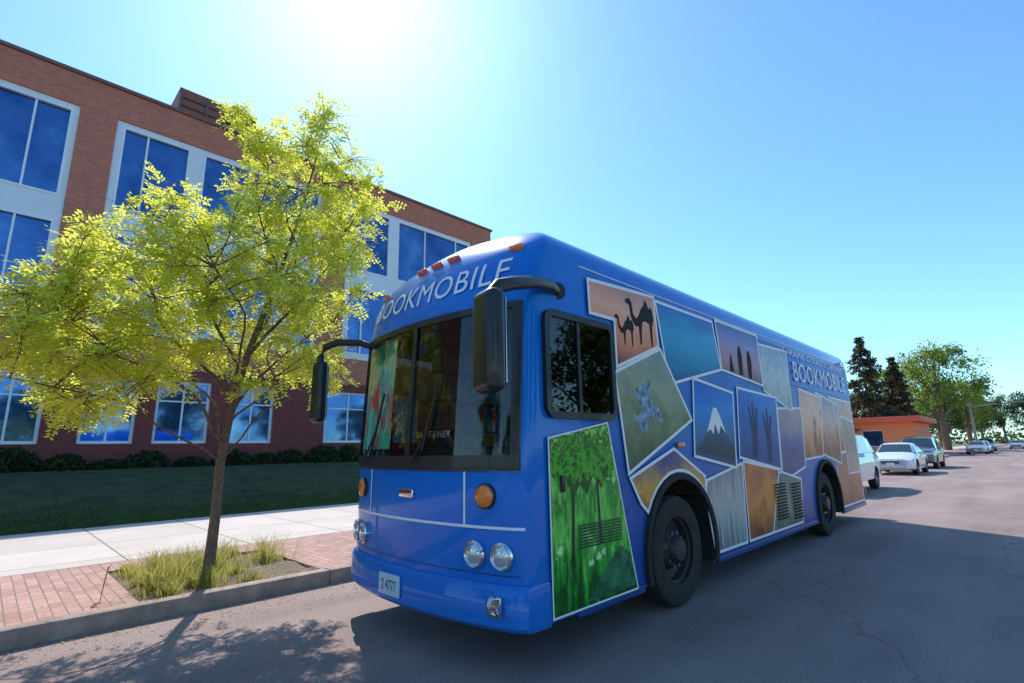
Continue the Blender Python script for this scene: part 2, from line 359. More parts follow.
ph=add('penthouse',boxes('penthouse',[(-9,-2.6,5.0,9.0,17.7,21.6)],[M_louver]),bld)
add('louver',boxes('louver',[(-2.598,-2.50,5.0,9.0,18.0+.5*i,18.22+.5*i) for i in range(7)]+[(-2.49,-2.46,5.0+1.3*i,5.1+1.3*i,17.9,21.5) for i in range(4)],[M_coping]),ph)
for (a,b) in bays:
    d=-.30
    sm=(a+.25,a+3.05); lg=(a+3.65,b-.2)
    rows=[(7.2,11.4),(12.5,16.72)]
    hl=[(p[0],p[1],r[0],r[1]) for p in (sm,lg) for r in rows]
    yy=sorted({a,b,sm[0],sm[1],lg[0],lg[1]}); zz=sorted({BZ0,BZ1,7.2,11.4,12.5,16.72})
    V=[];F=[]
    for i in range(len(yy)-1):
        for j in range(len(zz)-1):
            cy=(yy[i]+yy[i+1])/2; cz=(zz[j]+zz[j+1])/2
            if any(h[0]<cy<h[1] and h[2]<cz<h[3] for h in hl): continue
            v,f=box_vf(d,d+.22,yy[i],yy[i+1],zz[j],zz[j+1]); o=len(V); V+=v; F+=[tuple(q+o for q in t) for t in f]
    add('window_surround',mk('window_surround',V,F,[M_panel]),bld,label='pale metal surround of a tall window bay')
    for h in hl:
        n=3 if (h[1]-h[0])>4 else 2
        fr=[(d+.05,d+.25,h[0],h[0]+.1,h[2],h[3]),(d+.05,d+.25,h[1]-.1,h[1],h[2],h[3]),(d+.05,d+.25,h[0]+.1,h[1]-.1,h[2],h[2]+.1),(d+.05,d+.25,h[0]+.1,h[1]-.1,h[3]-.1,h[3])]
        if n==3: cuts=[h[0]+(h[1]-h[0])*k for k in (.36,.80)]
        else: cuts=[h[0]+(h[1]-h[0])*.36]
        for c in cuts: fr.append((d+.06,d+.2,c-.04,c+.04,h[2]+.1,h[3]-.1))
        w=add('window',boxes('window',fr,[M_frame]),bld)
        add('window_glass',mk('window_glass',[(d+.1,h[0]+.05,h[2]+.05),(d+.1,h[1]-.05,h[2]+.05),(d+.1,h[1]-.05,h[3]-.05),(d+.1,h[0]+.05,h[3]-.05)],[(0,1,2,3)],[M_bglass]),w)
for (a,b) in gw:
    d=-.28; fr=[(d,d+.14,a,a+.12,2.0,4.9),(d,d+.14,b-.12,b,2.0,4.9),(d,d+.14,a+.12,b-.12,2.0,2.12),(d,d+.14,a+.12,b-.12,4.78,4.9),(d+.02,d+.1,(a+b)/2-.04,(a+b)/2+.04,2.12,4.78),(d+.025,d+.09,a+.12,b-.12,3.9,3.97)]
    w=add('window',boxes('window',fr,[M_frame]),bld)
    add('window_glass',mk('window_glass',[(d+.06,a+.05,2.05),(d+.06,b-.05,2.05),(d+.06,b-.05,4.85),(d+.06,a+.05,4.85)],[(0,1,2,3)],[M_bglass]),w)

# ------------------------------------------------------------------ bus
bus=thing('bookmobile_bus','blue bookmobile bus wrapped in travel photo collage parked at kerb','bus',loc=(-3.711,2.5,0))
bus.scale=(.96,1,1)
ZR=3.04; RH=.42; BOW=.17; CRN=.20; NC=8.0; LB=10.2
def HW(z):
    if z<=ZR: return 1.22
    return 1.22*max(0,1-((z-ZR)/RH)**2.4)**(1/2.4)
def REC(z):
    if z<1.4: return 0
    if z<2.6: return .07*(z-1.4)/1.2
    u=min(1,(z-2.6)/.9); return .07+.05*(z-2.6)+.8*(1-math.sqrt(max(0,1-u*u)))
def RECB(z):
    return 0 if z<2.7 else .35*(1-math.sqrt(max(0,1-min(1,(z-2.7)/.8)**2)))
def fy(x,z,hw=None):
    u=min(1,abs(x)/(hw or HW(z))); return REC(z)+BOW*u*u+CRN*(1-(1-u**NC)**(1/NC))
HALF=[(u,BOW*u*u+CRN*(1-(1-u**NC)**(1/NC))) for u in (0,.1,.2,.3,.4,.5,.6,.7,.78,.84,.89,.93,.96,.98,.992)]+[(1.0,BOW+CRN*q) for q in (.55,.75,1.0)]
FRONT=[(-u,y) for u,y in HALF[::-1]]+HALF[1:]
def ring(z,ins=0,yb=LB):
    hw=HW(z)-ins; r=REC(z)+ins; P=[(hw*u,r+y,z) for u,y in FRONT]
    for y in (3.2,5.5,8.0):
        if y<yb-.3: P.append((hw,y,z))
    rb=yb-(RECB(z) if yb==LB else 0)
    for i in range(0,11):
        t=math.pi/2-math.pi*i/10; s=math.sin(t); c=max(0,math.cos(t))
        P.append((hw*math.copysign(abs(s)**.5,s), rb-.22*(1-c**.5),z))
    for y in (8.0,5.5,3.2):
        if y<yb-.3: P.append((-hw,y,z))
    return P
def hull(name,zs,mats,ins=0,yb=LB,mi=0):
    V=[];F=[]
    for z in zs: V+=ring(z,ins,yb)
    k=len(V)//len(zs)
    for j in range(len(zs)-1):
        for i in range(k):
            q=(i+1)%k; F.append((j*k+i,j*k+q,(j+1)*k+q,(j+1)*k+i))
    F.append(tuple(range(k-1,-1,-1))); F.append(tuple((len(zs)-1)*k+i for i in range(k)))
    me=mk(name,V,F,mats,fm=[mi]*len(F),smooth=True); 
    bm=bmesh.new(); bm.from_mesh(me); bmesh.ops.recalc_face_normals(bm,faces=bm.faces[:]); bm.to_mesh(me); bm.free(); return me
zs=[.30,.6,1.0,1.4,1.8,2.2,2.6,2.75,2.9,ZR]+[ZR+RH*math.sin(math.radians(a))**(2/2.4) for a in (8,16,25,34,44,54,64,74,83)]
BM=[M_blue,M_dark]
body=add('body',hull('body',zs,BM),None)
cut=[add('c',hull('c',[.95,1.4,2.0,2.6,2.9,3.15],BM,ins=.055,yb=4.2,mi=1))]
def bcut(b,mi=1): cut.append(add('c',mk('c',*box_vf(*b),BM,fm=[mi]*6)))
WX=1.125; WZ0,WZ1=1.43,2.55
bcut((-WX,WX,-.6,.30,WZ0,WZ1))
bcut((1.0,1.5,.46,1.26,1.76,2.50)); bcut((-1.5,-1.0,.55,1.35,1.0,2.5))
FWY,RWY=2.33,7.45
for wy in (FWY,RWY):
    for sx in (1,-1):
        me=lathe('c',[(0.0001,-.3),(.66,-.3),(.66,.3),(.0001,.3)],BM,seg=48,sharp=None,fmi=[1,1,1])
        bm=bmesh.new(); bm.from_mesh(me); bmesh.ops.remove_doubles(bm,verts=bm.verts[:],dist=.001); bmesh.ops.recalc_face_normals(bm,faces=bm.faces[:]); bm.to_mesh(me); bm.free()
        cut.append(add('c',me,loc=(sx*1.12,wy+.03,.5)))
boolcut(body,cut); body.parent=bus
def surf_patch(name,x0,x1,z0,z1,off,m,nx=40,nz=8):
    V=[(x0+(x1-x0)*i/nx,0,z0+(z1-z0)*j/nz) for j in range(nz+1) for i in range(nx+1)]
    V=[(x,fy(x,z)-off,z) for x,_,z in V]
    F=[(j*(nx+1)+i,j*(nx+1)+i+1,(j+1)*(nx+1)+i+1,(j+1)*(nx+1)+i) for j in range(nz) for i in range(nx)]
    return mk(name,V,F,[m],smooth=True)
def surf_strips(name,lst,off,m,thick=.0):
    V=[];F=[]
    for (x0,x1,z0,z1) in lst:
        nx=max(1,int(abs(x1-x0)/.03)); nz=max(1,int(abs(z1-z0)/.06)); o=len(V)
        V+=[(x0+(x1-x0)*i/nx,fy(x0+(x1-x0)*i/nx,z0+(z1-z0)*j/nz)-off,z0+(z1-z0)*j/nz) for j in range(nz+1) for i in range(nx+1)]
        F+=[(o+j*(nx+1)+i,o+j*(nx+1)+i+1,o+(j+1)*(nx+1)+i+1,o+(j+1)*(nx+1)+i) for j in range(nz) for i in range(nx)]
    me=mk(name,V,F,[m],smooth=True)
    if thick:
        bm=bmesh.new(); bm.from_mesh(me); r=bmesh.ops.extrude_face_region(bm,geom=bm.faces[:])
        for v in [g for g in r['geom'] if isinstance(g,bmesh.types.BMVert)]: v.co.y-=thick
        bmesh.ops.recalc_face_normals(bm,faces=bm.faces[:]); bm.to_mesh(me); bm.free(); me.set_sharp_from_angle(angle=math.radians(40))
    return me
ws=add('windshield',surf_patch('windshield',-WX-.01,WX+.01,WZ0-.01,WZ1+.01,.004,M_glass,44,10),bus)
g=.045
add('windshield_gasket',surf_strips('windshield_gasket',[(-WX-g,WX+g,WZ1-.01,WZ1+g),(-WX-g,WX+g,WZ0-.10,WZ0+.01),(-WX-g,-WX+.02,WZ0+.01,WZ1-.01),(WX-.02,WX+g,WZ0+.01,WZ1-.01),(-.03,.03,WZ0+.01,WZ1-.01)],.006,M_black,.015),ws)
def bumper(name,z0,z1,out,m,yend=.40):
    V=[];F=[]; prof=[(z0,-.10),(z0,out-.03),(z0+.03,out),(z1-.05,out),(z1-.01,out-.025),(z1,out-.06),(z1,-.10)]
    hw=1.22
    path=[(-hw,yend)]+[(hw*u,y) for u,y in FRONT]+[(hw,yend)]
    k=len(prof)
    for i,p in enumerate(path):
        a=Vector(path[max(0,i-1)]); b=Vector(path[min(len(path)-1,i+1)]); d=(b-a).normalized(); nrm=Vector((d.y,-d.x)); 
        fx=.35 if abs(nrm.x)>.8 else 1
        for (z,o_) in prof: V.append((p[0]+nrm.x*o_*fx,p[1]+nrm.y*o_,z))
    for i in range(len(path)-1):
        for j in range(k-1): F.append((i*k+j,(i+1)*k+j,(i+1)*k+j+1,i*k+j+1))
    F.append(tuple(range(k))); F.append(tuple((len(path)-1)*k+j for j in range(k-1,-1,-1)))
    me=mk(name,V,F,[m]); bm=bmesh.new(); bm.from_mesh(me); bmesh.ops.recalc_face_normals(bm,faces=bm.faces[:]); bm.to_mesh(me); bm.free()
    me.polygons.foreach_set("use_smooth",[True]*len(me.polygons)); me.set_sharp_from_angle(angle=math.radians(35)); return me
bump=add('bumper',bumper('bumper',.28,.58,.045,M_blue),bus)
add('white_stripe',surf_strips('white_stripe',[(-1.19,1.19,.925,.945),(.68,.70,.945,1.32),(-.70,-.68,.945,1.32)],.004,M_white),bus)
add('front_panel_seam',surf_strips('front_panel_seam',[(-1.15,1.15,.62,.63),(-.9,.9,1.315,1.325)],.003,M_bluedk),bus)
def text_mesh(s,size,sx=1.0,space=1.0):
    cu=bpy.data.curves.new('t','FONT'); cu.body=s; cu.size=size; cu.space_character=space; cu.resolution_u=3
    ob=bpy.data.objects.new('t',cu); COL.objects.link(ob); bpy.context.view_layer.update()
    me=bpy.data.meshes.new_from_object(ob.evaluated_get(bpy.context.evaluated_depsgraph_get()))
    bpy.data.objects.remove(ob); bm=bmesh.new(); bm.from_mesh(me); bmesh.ops.triangulate(bm,faces=bm.faces[:])
    bmesh.ops.remove_doubles(bm,verts=bm.verts[:],dist=1e-5)
    xs=[v.co.x for v in bm.verts]; x0,x1=min(xs),max(xs); yv=[v.co.y for v in bm.verts]; y0=min(yv); y1=max(yv)
    for v in bm.verts: v.co.x=(v.co.x-x0)*sx; v.co.y-=y0
    return bm,(x1-x0)*sx,y1-y0
def front_text(name,s,width,height,z0,arch=0,off=.012,x0=None,m=M_white,sub=True,slant=0):
    bm,w,h=text_mesh(s,1.0,space=1.06)
    if sub: bmesh.ops.subdivide_edges(bm,edges=[e for e in bm.edges if e.calc_length()>.12],cuts=2); bmesh.ops.triangulate(bm,faces=bm.faces[:])
    for v in bm.verts:
        u=v.co.x/w; x=(u-.5)*width if x0 is None else x0+u*width
        z=z0+v.co.y/h*height+arch*(1-(2*u-1)**2); x+=slant*v.co.y/h*height
        v.co=Vector((x,fy(x,z)-off,z))
    me=bpy.data.meshes.new(name); bm.to_mesh(me); bm.free(); me.materials.append(m); return me
add('lettering',front_text('lettering','BOOKMOBILE',2.02,.215,2.775,-.02,x0=-.985),bus,label='white BOOKMOBILE lettering over the windshield')
add('model_lettering',front_text('model_lettering','SAF-T-LINER',.42,.05,1.58,0,.02,x0=.12,sub=False,slant=.2,m=M_chrome),bus,label='small silver lettering at the base of the windshield')
bd=add('badge',rbox('badge',(.20,.02,.07),.008,[M_chrome]),bus,loc=(0,fy(0,1.13)-.012,1.14))
bm,w,h=text_mesh('THOMAS',1.0)
for v in bm.verts: v.co=Vector((-.08+v.co.x/w*.16,-.0115,-.018+v.co.y/h*.036))
me=bpy.data.meshes.new('badge_lettering'); bm.to_mesh(me); bm.free(); me.materials.append(M_red); add('badge_lettering',me,bd)
def front_normal(x,z):
    e=.01; dx=(fy(x+e,z)-fy(x-e,z))/(2*e); dz=(fy(x,z+e)-fy(x,z-e))/(2*e); return Vector((dx,-1,dz)).normalized()
def on_front(o,x,z,off=0,half=False):
    n=front_normal(x,z); o.location=Vector((x,fy(x,z),z))+n*off
    o.rotation_euler=n.to_track_quat('-Y','Z').to_euler(); return o
hlm=lathe('headlight',[(.095,.03),(.095,-.03),(.084,-.04),(.075,-.025)],[M_chrome],axis='Y',seg=28)
lnm=lathe('headlight_lens',[(.076,-.024),(.062,-.036),(.040,-.044),(.015,-.048),(.0005,-.049)],[M_lens],axis='Y',seg=28,sharp=None)
for (x,z) in [(.80,.75),(1.03,.75),(-.80,.75),(-1.03,.75)]:
    h=on_front(add('headlight',hlm,bus),x,z); add('headlight_lens',lnm,h)
tsm=lathe('turn_signal',[(.09,.02),(.09,-.018),(.082,-.026)],[M_black],axis='Y',seg=28)
tlm=lathe('turn_signal_lens',[(.083,-.02),(.072,-.04),(.045,-.05),(.0005,-.052)],[M_amber],axis='Y',seg=28,sharp=None)
for x in (.89,-.89):
    h=on_front(add('turn_signal',tsm,bus),x,1.15); add('turn_signal_lens',tlm,h)
mlm=rbox('marker_light',(.15,.06,.045),.018,[M_redor]); mla=rbox('marker_light',(.13,.06,.05),.02,[M_amber])
for x in (-.25,0,.25): on_front(add('marker_light',mlm,bus,label='orange red marker light on the roof cap'),x,3.17,.01)
for x in (-1.0,1.02): on_front(add('marker_light',mla,bus,label='amber marker light at the roof corner'),x,3.08,.01)
add('side_marker',rbox('side_marker',(.03,.13,.05),.012,[M_amber]),bus,loc=(1.255,2.42,1.49))
add('side_marker',rbox('side_marker',(.03,.13,.05),.012,[M_amber]),bus,loc=(1.235,9.5,3.05))
M_plate=picture_mat('plate_print',.33,.52,[(.55,.7,.8),(.75,.8,.82),(.2,.4,.6)],nscale=8,amt=.15)
pl=add('licence_plate',boxes('licence_plate',[(-.155,.155,-.006,.006,-.08,.08)],[M_plate],bevel=.002),bus,loc=(-.15,-.06,.43))
bm,w,h=text_mesh('2 4777',1.0)
for v in bm.verts: v.co=Vector((-.11+v.co.x/w*.22,-.008,-.045+v.co.y/h*.08))
me=bpy.data.meshes.new('plate_number'); bm.to_mesh(me); bm.free(); me.materials.append(M_black); add('plate_number',me,pl)
tb=tubes('tow_hook',[([(0,0,.05),(0,-.05,.055),(0,-.075,.02),(0,-.06,-.03),(0,-.02,-.05)],.016),([(-.05,-.01,0),(.05,-.01,0)],.02)],[M_chrome])
th=add('tow_hook',tb,bus,loc=(1.02,fy(1.02,.45)-.065,.44)); add('tow_hook_plate',rbox('tow_hook_plate',(.11,.015,.13),.005,[M_chrome]),th,loc=(0,.0,0))
def wp(x,z,o): return (x,fy(x,z)-o,z)
add('wiper',tubes('wiper',[([wp(.10,1.38,.05),wp(.22,1.52,.045),wp(.30,1.72,.035)],.009),([wp(.22,1.48,.03),wp(.30,1.72,.03),wp(.38,2.05,.03)],.011)],[M_black]),bus)
add('wiper',tubes('wiper',[([wp(-.85,1.38,.05),wp(-.72,1.50,.045),wp(-.60,1.66,.035)],.009),([wp(-.70,1.46,.03),wp(-.60,1.66,.03),wp(-.48,2.0,.03)],.011)],[M_black]),bus)
add('dashboard',boxes('dashboard',[(-1.1,1.1,.26,.62,.97,1.5)],[M_black],bevel=.03),bus)
add('partition',boxes('partition',[(-1.12,1.12,2.9,2.95,.96,3.1)],[mat('partition_panel',(.07,.05,.035),rough=.7)],bevel=.01),bus)
seat=add('driver_seat',boxes('driver_seat',[(.35,.85,1.35,1.85,1.3,1.45),(.35,.85,1.85,2.0,1.4,2.25),(.5,.7,1.5,1.7,.96,1.3)],[mat('seat_fabric',(.05,.05,.06),rough=.9)],bevel=.04),bus)
pts=[(.23*math.cos(t),0,.23*math.sin(t)) for t in np.linspace(0,2*math.pi,25)]
sw=add('steering_wheel',tubes('steering_wheel',[(pts,.014),([(-.22,0,0),(.22,0,0)],.012),([(0,0,0),(0,.02,-.22)],.012),([(0,0,0),(0,-.3,-.2)],.02)],[M_black]),bus,loc=(.6,.95,1.75),rot=(math.radians(-60),0,0))
bk=[];bc=[]
for s in range(6):
    z=1.05+.33*s; y=1.0
    while y<2.85:
        w=random.uniform(.02,.06); hh=random.uniform(.2,.29); bk.append((-1.1,-.9,y,y+w*.95,z,z+hh)); bc.append(random.randrange(6)); y+=w
bmats=[mat('book_'+n,c,rough=.5) for n,c in [('green',(.05,.5,.2)),('red',(.65,.06,.04)),('teal',(.03,.4,.5)),('orange',(.8,.3,.05)),('cream',(.75,.7,.55)),('blue',(.05,.15,.6))]]
bs=add('bookshelf',boxes('bookshelf',[(-1.12,-.85,.96,2.88,1.02+.33*s,1.045+.33*s) for s in range(7)],[mat('shelf_wood',(.35,.2,.1),rough=.5)]),bus)
add('books',boxes('books',bk,bmats,fmi=bc),bs)
M_reflpaint=picture_mat('painted_reflections',1.5,2.5,[(.10,.70,.42),(.18,.92,.62),(.98,.18,.08),(.10,.75,.80),(.98,.88,.5),(.12,.80,.5),(.04,.32,.2)],nscale=3.5,amt=1.3,spots=(4,(.98,.14,.07),.58,(1,1,.6)))  # windshield reflections painted as colour, for a panel added behind the glass
add('reflection_panel',surf_patch('reflection_panel',-1.08,-.36,1.50,2.50,-.008,M_reflpaint,16,6),bus,label='green and red panel imitating reflections in the windshield')
def rrect(w,h,r,n=6):
    P=[]
    for cx,cz,a0 in ((w/2-r,h/2-r,0),(-w/2+r,h/2-r,90),(-w/2+r,-h/2+r,180),(w/2-r,-h/2+r,270)):
        for i in range(n+1):
            a=math.radians(a0+90*i/n); P.append((cx+r*math.cos(a),cz+r*math.sin(a)))
    return P
def frame_ring(name,w,h,r,t,x0,x1,m):
    A=rrect(w,h,r); B=rrect(w-2*t,h-2*t,max(.01,r-t)); k=len(A)
    V=[(x1,a,b) for a,b in A]+[(x1,a,b) for a,b in B]+[(x0,a,b) for a,b in A]+[(x0,a,b) for a,b in B]; F=[]
    for i in range(k):
        q=(i+1)%k; F+=[(i,q,k+q,k+i),(2*k+i,i+0,q,2*k+q)[::-1],(k+i,k+q,3*k+q,3*k+i)]
    return mk(name,V,F,[m],sharp=40)
wy0,wy1,wz0,wz1=.39,1.32,1.70,2.55; wc=((wy0+wy1)/2,(wz0+wz1)/2)
sw_=add('side_window',frame_ring('side_window',wy1-wy0,wz1-wz0,.10,.055,1.20,1.262,M_black),bus,loc=(0,wc[0],wc[1]))
add('window_glass',boxes('window_glass',[(1.236,1.240,-.42,.42,-.37,.37)],[M_glassd]),sw_)
add('window_divider',boxes('window_divider',[(1.241,1.255,-.06,-.025,-.37,.37)],[M_black]),sw_)
dr=add('passenger_door',boxes('passenger_door',[(-1.245,-1.222,.5,1.40,.40,.98),(-1.245,-1.222,.5,.56,.98,2.55),(-1.245,-1.222,1.34,1.40,.98,2.55),(-1.245,-1.222,.56,1.34,2.5,2.55)],[M_black]),bus)
add('door_glass',boxes('door_glass',[(-1.236,-1.231,.56,1.34,.98,2.5)],[M_glassd]),dr)
tyre=lathe('tyre',[(.30,-.13),(.44,-.145),(.485,-.13),(.502,-.10),(.505,-.03),(.495,-.028),(.495,-.018),(.505,-.016),(.505,.016),(.495,.018),(.495,.028),(.505,.03),(.502,.10),(.485,.13),(.44,.145),(.30,.13)],[M_tyre],seg=48)
rim=lathe('rim',[(.305,.13),(.315,.10),(.28,.085),(.27,.02),(.20,-.0),(.17,.06),(.13,.09),(.12,.13),(.10,.16),(.0005,.165)],[M_steel],seg=40)
nut=tubes('wheel_nut',[([(.04,0,0),(.10,0,0)],.014)],[M_chrome],6)
for wy in (FWY,RWY):
    for sx in (1,-1):
        w=add('wheel',tyre,bus,loc=(sx*1.055,wy,.505),rot=(0,0,0 if sx>0 else math.pi))
        add('rim',rim,w)
        if sx>0:
            for i in range(10):
                a=2*math.pi*i/10; add('wheel_nut',nut,w,loc=(0,.155*math.cos(a),.155*math.sin(a)))
def arch_trim(cy):
    V=[];F=[];n=36
    for i in range(n+1):
        a=math.radians(-16+212*i/n)
        for r,x in ((.655,1.19),(.655,1.26),(.675,1.27),(.715,1.265),(.72,1.222)):
            V.append((x,cy+r*math.cos(a),max(.30,.5+r*math.sin(a))))
    for i in range(n):
        for j in range(4): F.append((i*5+j,(i+1)*5+j,(i+1)*5+j+1,i*5+j+1))
    return mk('wheel_arch_trim',V,F,[M_rubber],sharp=40)
for wy in (FWY,RWY): add('wheel_arch_trim',arch_trim(wy+.03),bus)
mh=rbox('mirror_housing',(.27,.14,.68),.06,[M_black],seg=4)
def mirror(loc,rot,arm,sc=(1,1,1)):
    m=add('mirror',mh,bus,loc=loc,rot=(0,0,math.radians(rot))); m.scale=sc
    add('mirror_glass',boxes('mirror_glass',[(-.105,.105,.070,.074,-.28,.28)],[M_chrome]),m)
    add('mirror_arm',tubes('mirror_arm',arm,[M_black],10),bus)
mirror((1.37,-.29,2.17),-12,[([(1.20,.60,2.73),(1.27,.45,2.73),(1.34,.20,2.685),(1.38,-.06,2.61),(1.40,-.22,2.55),(1.385,-.29,2.47),(1.37,-.29,2.35)],[.05,.05,.05,.05,.05,.05,.045]),([(1.18,.62,2.73),(1.225,.60,2.73)],.075)])
mirror((-1.55,-.12,2.10),12,[([(-1.18,.34,2.56),(-1.28,.18,2.62),(-1.42,.0,2.62),(-1.52,-.10,2.57),(-1.56,-.12,2.47),(-1.55,-.12,2.3)],[.035,.04,.04,.04,.04,.04])],(.62,.8,.95))
add('roof_air_conditioner',rbox('roof_air_conditioner',(1.3,1.7,.28),.10,[M_blue],seg=4),bus,loc=(0,5.4,3.46))
add('roof_vent',rbox('roof_vent',(.6,.6,.16),.05,[M_white],seg=3),bus,loc=(0,8.3,3.47))
# --- picture collage on the side
kk=[0]
def arc(cy,a0,a1,n=10,r=.70): return [(cy+.03+r*math.cos(math.radians(a0+(a1-a0)*i/n)),.5+r*math.sin(math.radians(a0+(a1-a0)*i/n))) for i in range(n+1)]
def panel(poly,m,label,border=.03,bm_=None):
    x=1.2225+.0011*kk[0]; kk[0]+=1; n=len(poly)
    A=sum(poly[i][0]*poly[(i+1)%n][1]-poly[(i+1)%n][0]*poly[i][1] for i in range(n))
    if A<0: poly=poly[::-1]
    if border:
        inn=[]
        for i in range(n):
            p0=Vector(poly[i-1]);p=Vector(poly[i]);p1=Vector(poly[(i+1)%n])
            a=(p-p0).normalized(); b=(p1-p).normalized(); na=Vector((-a.y,a.x)); nb=Vector((-b.y,b.x)); q=(na+nb).normalized(); k=border/max(.35,q.dot(na)); inn.append(p+q*k)
        V=[(x,p[0],p[1]) for p in poly]+[(x,p.x,p.y) for p in inn]
        F=[(i,(i+1)%n,n+(i+1)%n,n+i) for i in range(n)]+[tuple(range(n,2*n))]; fm=[1]*n+[0]
    else: V=[(x,p[0],p[1]) for p in poly]; F=[tuple(range(n))]; fm=[0]
    me=mk('picture_panel',V,F,[m,bm_ or M_white],fm=fm)
    return add('picture_panel',me,bus,label=label),x
def flat(name,polys,x,m,parent):
    return [add(name,mk(name,[(x,a,b) for a,b in p],[tuple(range(len(p)))],[m]),parent) for p in polys]
Pm=picture_mat
base_m=Pm('print_base',.3,3.0,[(.01,.06,.30),(.02,.14,.50),(.04,.22,.60),(.01,.10,.50)],1.2,.6)
basepoly=[(1.0,.32)]+[(FWY+.03-.68,.32)]+arc(FWY,180,0,16,.70)+[(FWY+.73,.32),(RWY-.67,.32)]+arc(RWY,180,0,16,.70)+[(RWY+.73,.32),(9.95,.32),(9.95,2.96),(1.0,2.96)]
panel(basepoly,base_m,'dark blue printed background of the collage',0)
panel([(8.18,.36),(9.95,.36),(9.9,1.35),(8.25,1.30)],Pm('print_canyon',.3,1.4,[(.25,.07,.04),(.65,.22,.10),(.35,.20,.18)],2.2,.9),'brown canyon picture low on the rear side')
panel([(8.2,1.28),(9.92,1.35),(9.9,2.30),(8.3,2.33)],Pm('print_rock',1.2,2.4,[(.40,.12,.08),(.85,.32,.17),(.45,.30,.36)],2.5,.8,spots=(3,(.2,.05,.05),.62,(1,1,.4))),'orange rock picture on the rear side')
panel([(9.0,.9),(9.93,.9),(9.93,1.9),(8.95,2.0)],Pm('print_stone',1.0,2.0,[(.62,.42,.33),(.30,.20,.25)],5,.8),'pale stone picture at the rear corner')
panel([(7.3,1.32),(8.6,1.1),(8.9,2.2),(7.5,2.36)],Pm('print_arches',1.1,2.3,[(.20,.05,.06),(.55,.18,.12),(.7,.4,.35),(.12,.15,.4)],3,.9,stretch=(1,2,.6)),'red arches picture above the rear wheel')
panel([(6.40,1.22),(7.5,1.26),(7.85,2.28),(6.55,2.36)],Pm('print_petra',1.2,2.4,[(.42,.10,.05),(.88,.34,.18),(.92,.50,.32),(.78,.35,.28)],2,.7,spots=(4,(.30,.07,.05),.6,(1,1,.35))),'pink rock temple picture above the rear wheel')
panel([(5.35,.95),(6.45,1.12),(6.6,2.05),(5.45,2.0)],Pm('print_dusk_sea',.9,2.1,[(.02,.03,.15),(.16,.14,.38),(.60,.30,.32)],2,.6),'violet dusk picture near the rear wheel')
panel([(6.2,2.38),(9.93,2.34),(9.93,2.97),(6.25,2.97)],Pm('print_skyblue',2.3,3.0,[(.0,.15,.64),(.0,.12,.58)],1.5,.3),'plain blue band behind the lettering',0)
p,x=panel([(4.91,2.88),(6.22,2.92),(6.15,1.95),(5.0,2.2)],Pm('print_map',1.9,2.9,[(.28,.36,.40),(.62,.66,.62),(.25,.38,.50)],5,1.3),'pale grey map picture')
p,x=panel([(3.58,3.0),(4.98,3.0),(5.02,2.26),(3.66,2.36)],Pm('print_dusk',2.25,3.0,[(.02,.03,.1),(.55,.22,.22),(.32,.26,.52),(.02,.12,.45)],1.5,.3),'dusk picture with dark figures')
flat('figure_silhouette',[[(4.2,2.36),(4.33,2.36),(4.34,2.62),(4.30,2.74),(4.24,2.74),(4.19,2.62)],[(4.5,2.34),(4.62,2.34),(4.66,2.58),(4.60,2.72),(4.54,2.71),(4.5,2.58)],[(3.9,2.38),(4.04,2.37),(4.0,2.56),(3.96,2.62)]],x+.0005,M_dark,p)
p,x=panel([(2.14,2.96),(3.52,2.96),(3.66,2.36),(2.32,2.08)],Pm('print_teal',2.05,2.95,[(.004,.09,.22),(.01,.26,.48),(.02,.38,.64),(.004,.17,.52)],1.8,.5,stretch=(1,1,3)),'teal sea picture')
p,x=panel([(4.75,.36),(6.0,.36),(6.15,.98),(5.3,1.12),(4.6,1.05)],Pm('print_field',.3,1.1,[(.06,.09,.06),(.32,.36,.24),(.08,.16,.2)],3,.9,stretch=(1,6,.6)),'grey green striped field picture')
p,x=panel([(3.95,.36),(4.76,.36),(5.25,1.15),(4.0,1.3)],Pm('print_orange',.3,1.3,[(.25,.05,.02),(.85,.28,.04),(.55,.12,.04)],2.5,.9,spots=(3,(.12,.03,.02),.6,(1,1,.5))),'orange and brown picture low on the side')
p,x=panel([(4.04,2.20),(5.46,2.15),(5.33,1.12),(3.9,1.32)],Pm('print_deepblue',1.1,2.2,[(.004,.03,.16),(.006,.10,.46),(.01,.22,.72)],2,.5),'deep blue picture with raised hands')
flat('hand_silhouette',[[(4.35,1.32),(4.50,1.30),(4.58,1.62),(4.66,1.95),(4.60,1.97),(4.54,1.75),(4.53,2.02),(4.47,2.02),(4.46,1.76),(4.38,1.98),(4.33,1.96),(4.38,1.68)],[(4.85,1.25),(5.0,1.24),(5.06,1.6),(5.16,1.86),(5.10,1.88),(5.02,1.7),(5.02,1.96),(4.96,1.96),(4.95,1.7),(4.86,1.9),(4.81,1.88),(4.88,1.58)]],x+.0005,mat('print_navy',(.004,.02,.10),rough=.5),p)
p,x=panel([(3.02,.36),(3.90,.36),(3.98,1.28),(2.96,1.13),(2.90,.97)]+[],Pm('print_corrugated',.3,1.3,[(.16,.19,.22),(.56,.56,.52),(.24,.25,.27)],3,1.3,stretch=(1,7,.5)),'silver corrugated picture behind the front wheel')
p,x=panel([(2.84,2.22),(3.92,2.12),(3.80,1.20),(2.72,1.36)],Pm('print_peak_sky',1.2,2.2,[(.01,.05,.10),(.02,.12,.3),(.01,.28,.75),(.006,.14,.60)],1.5,.2),'snow peak picture')
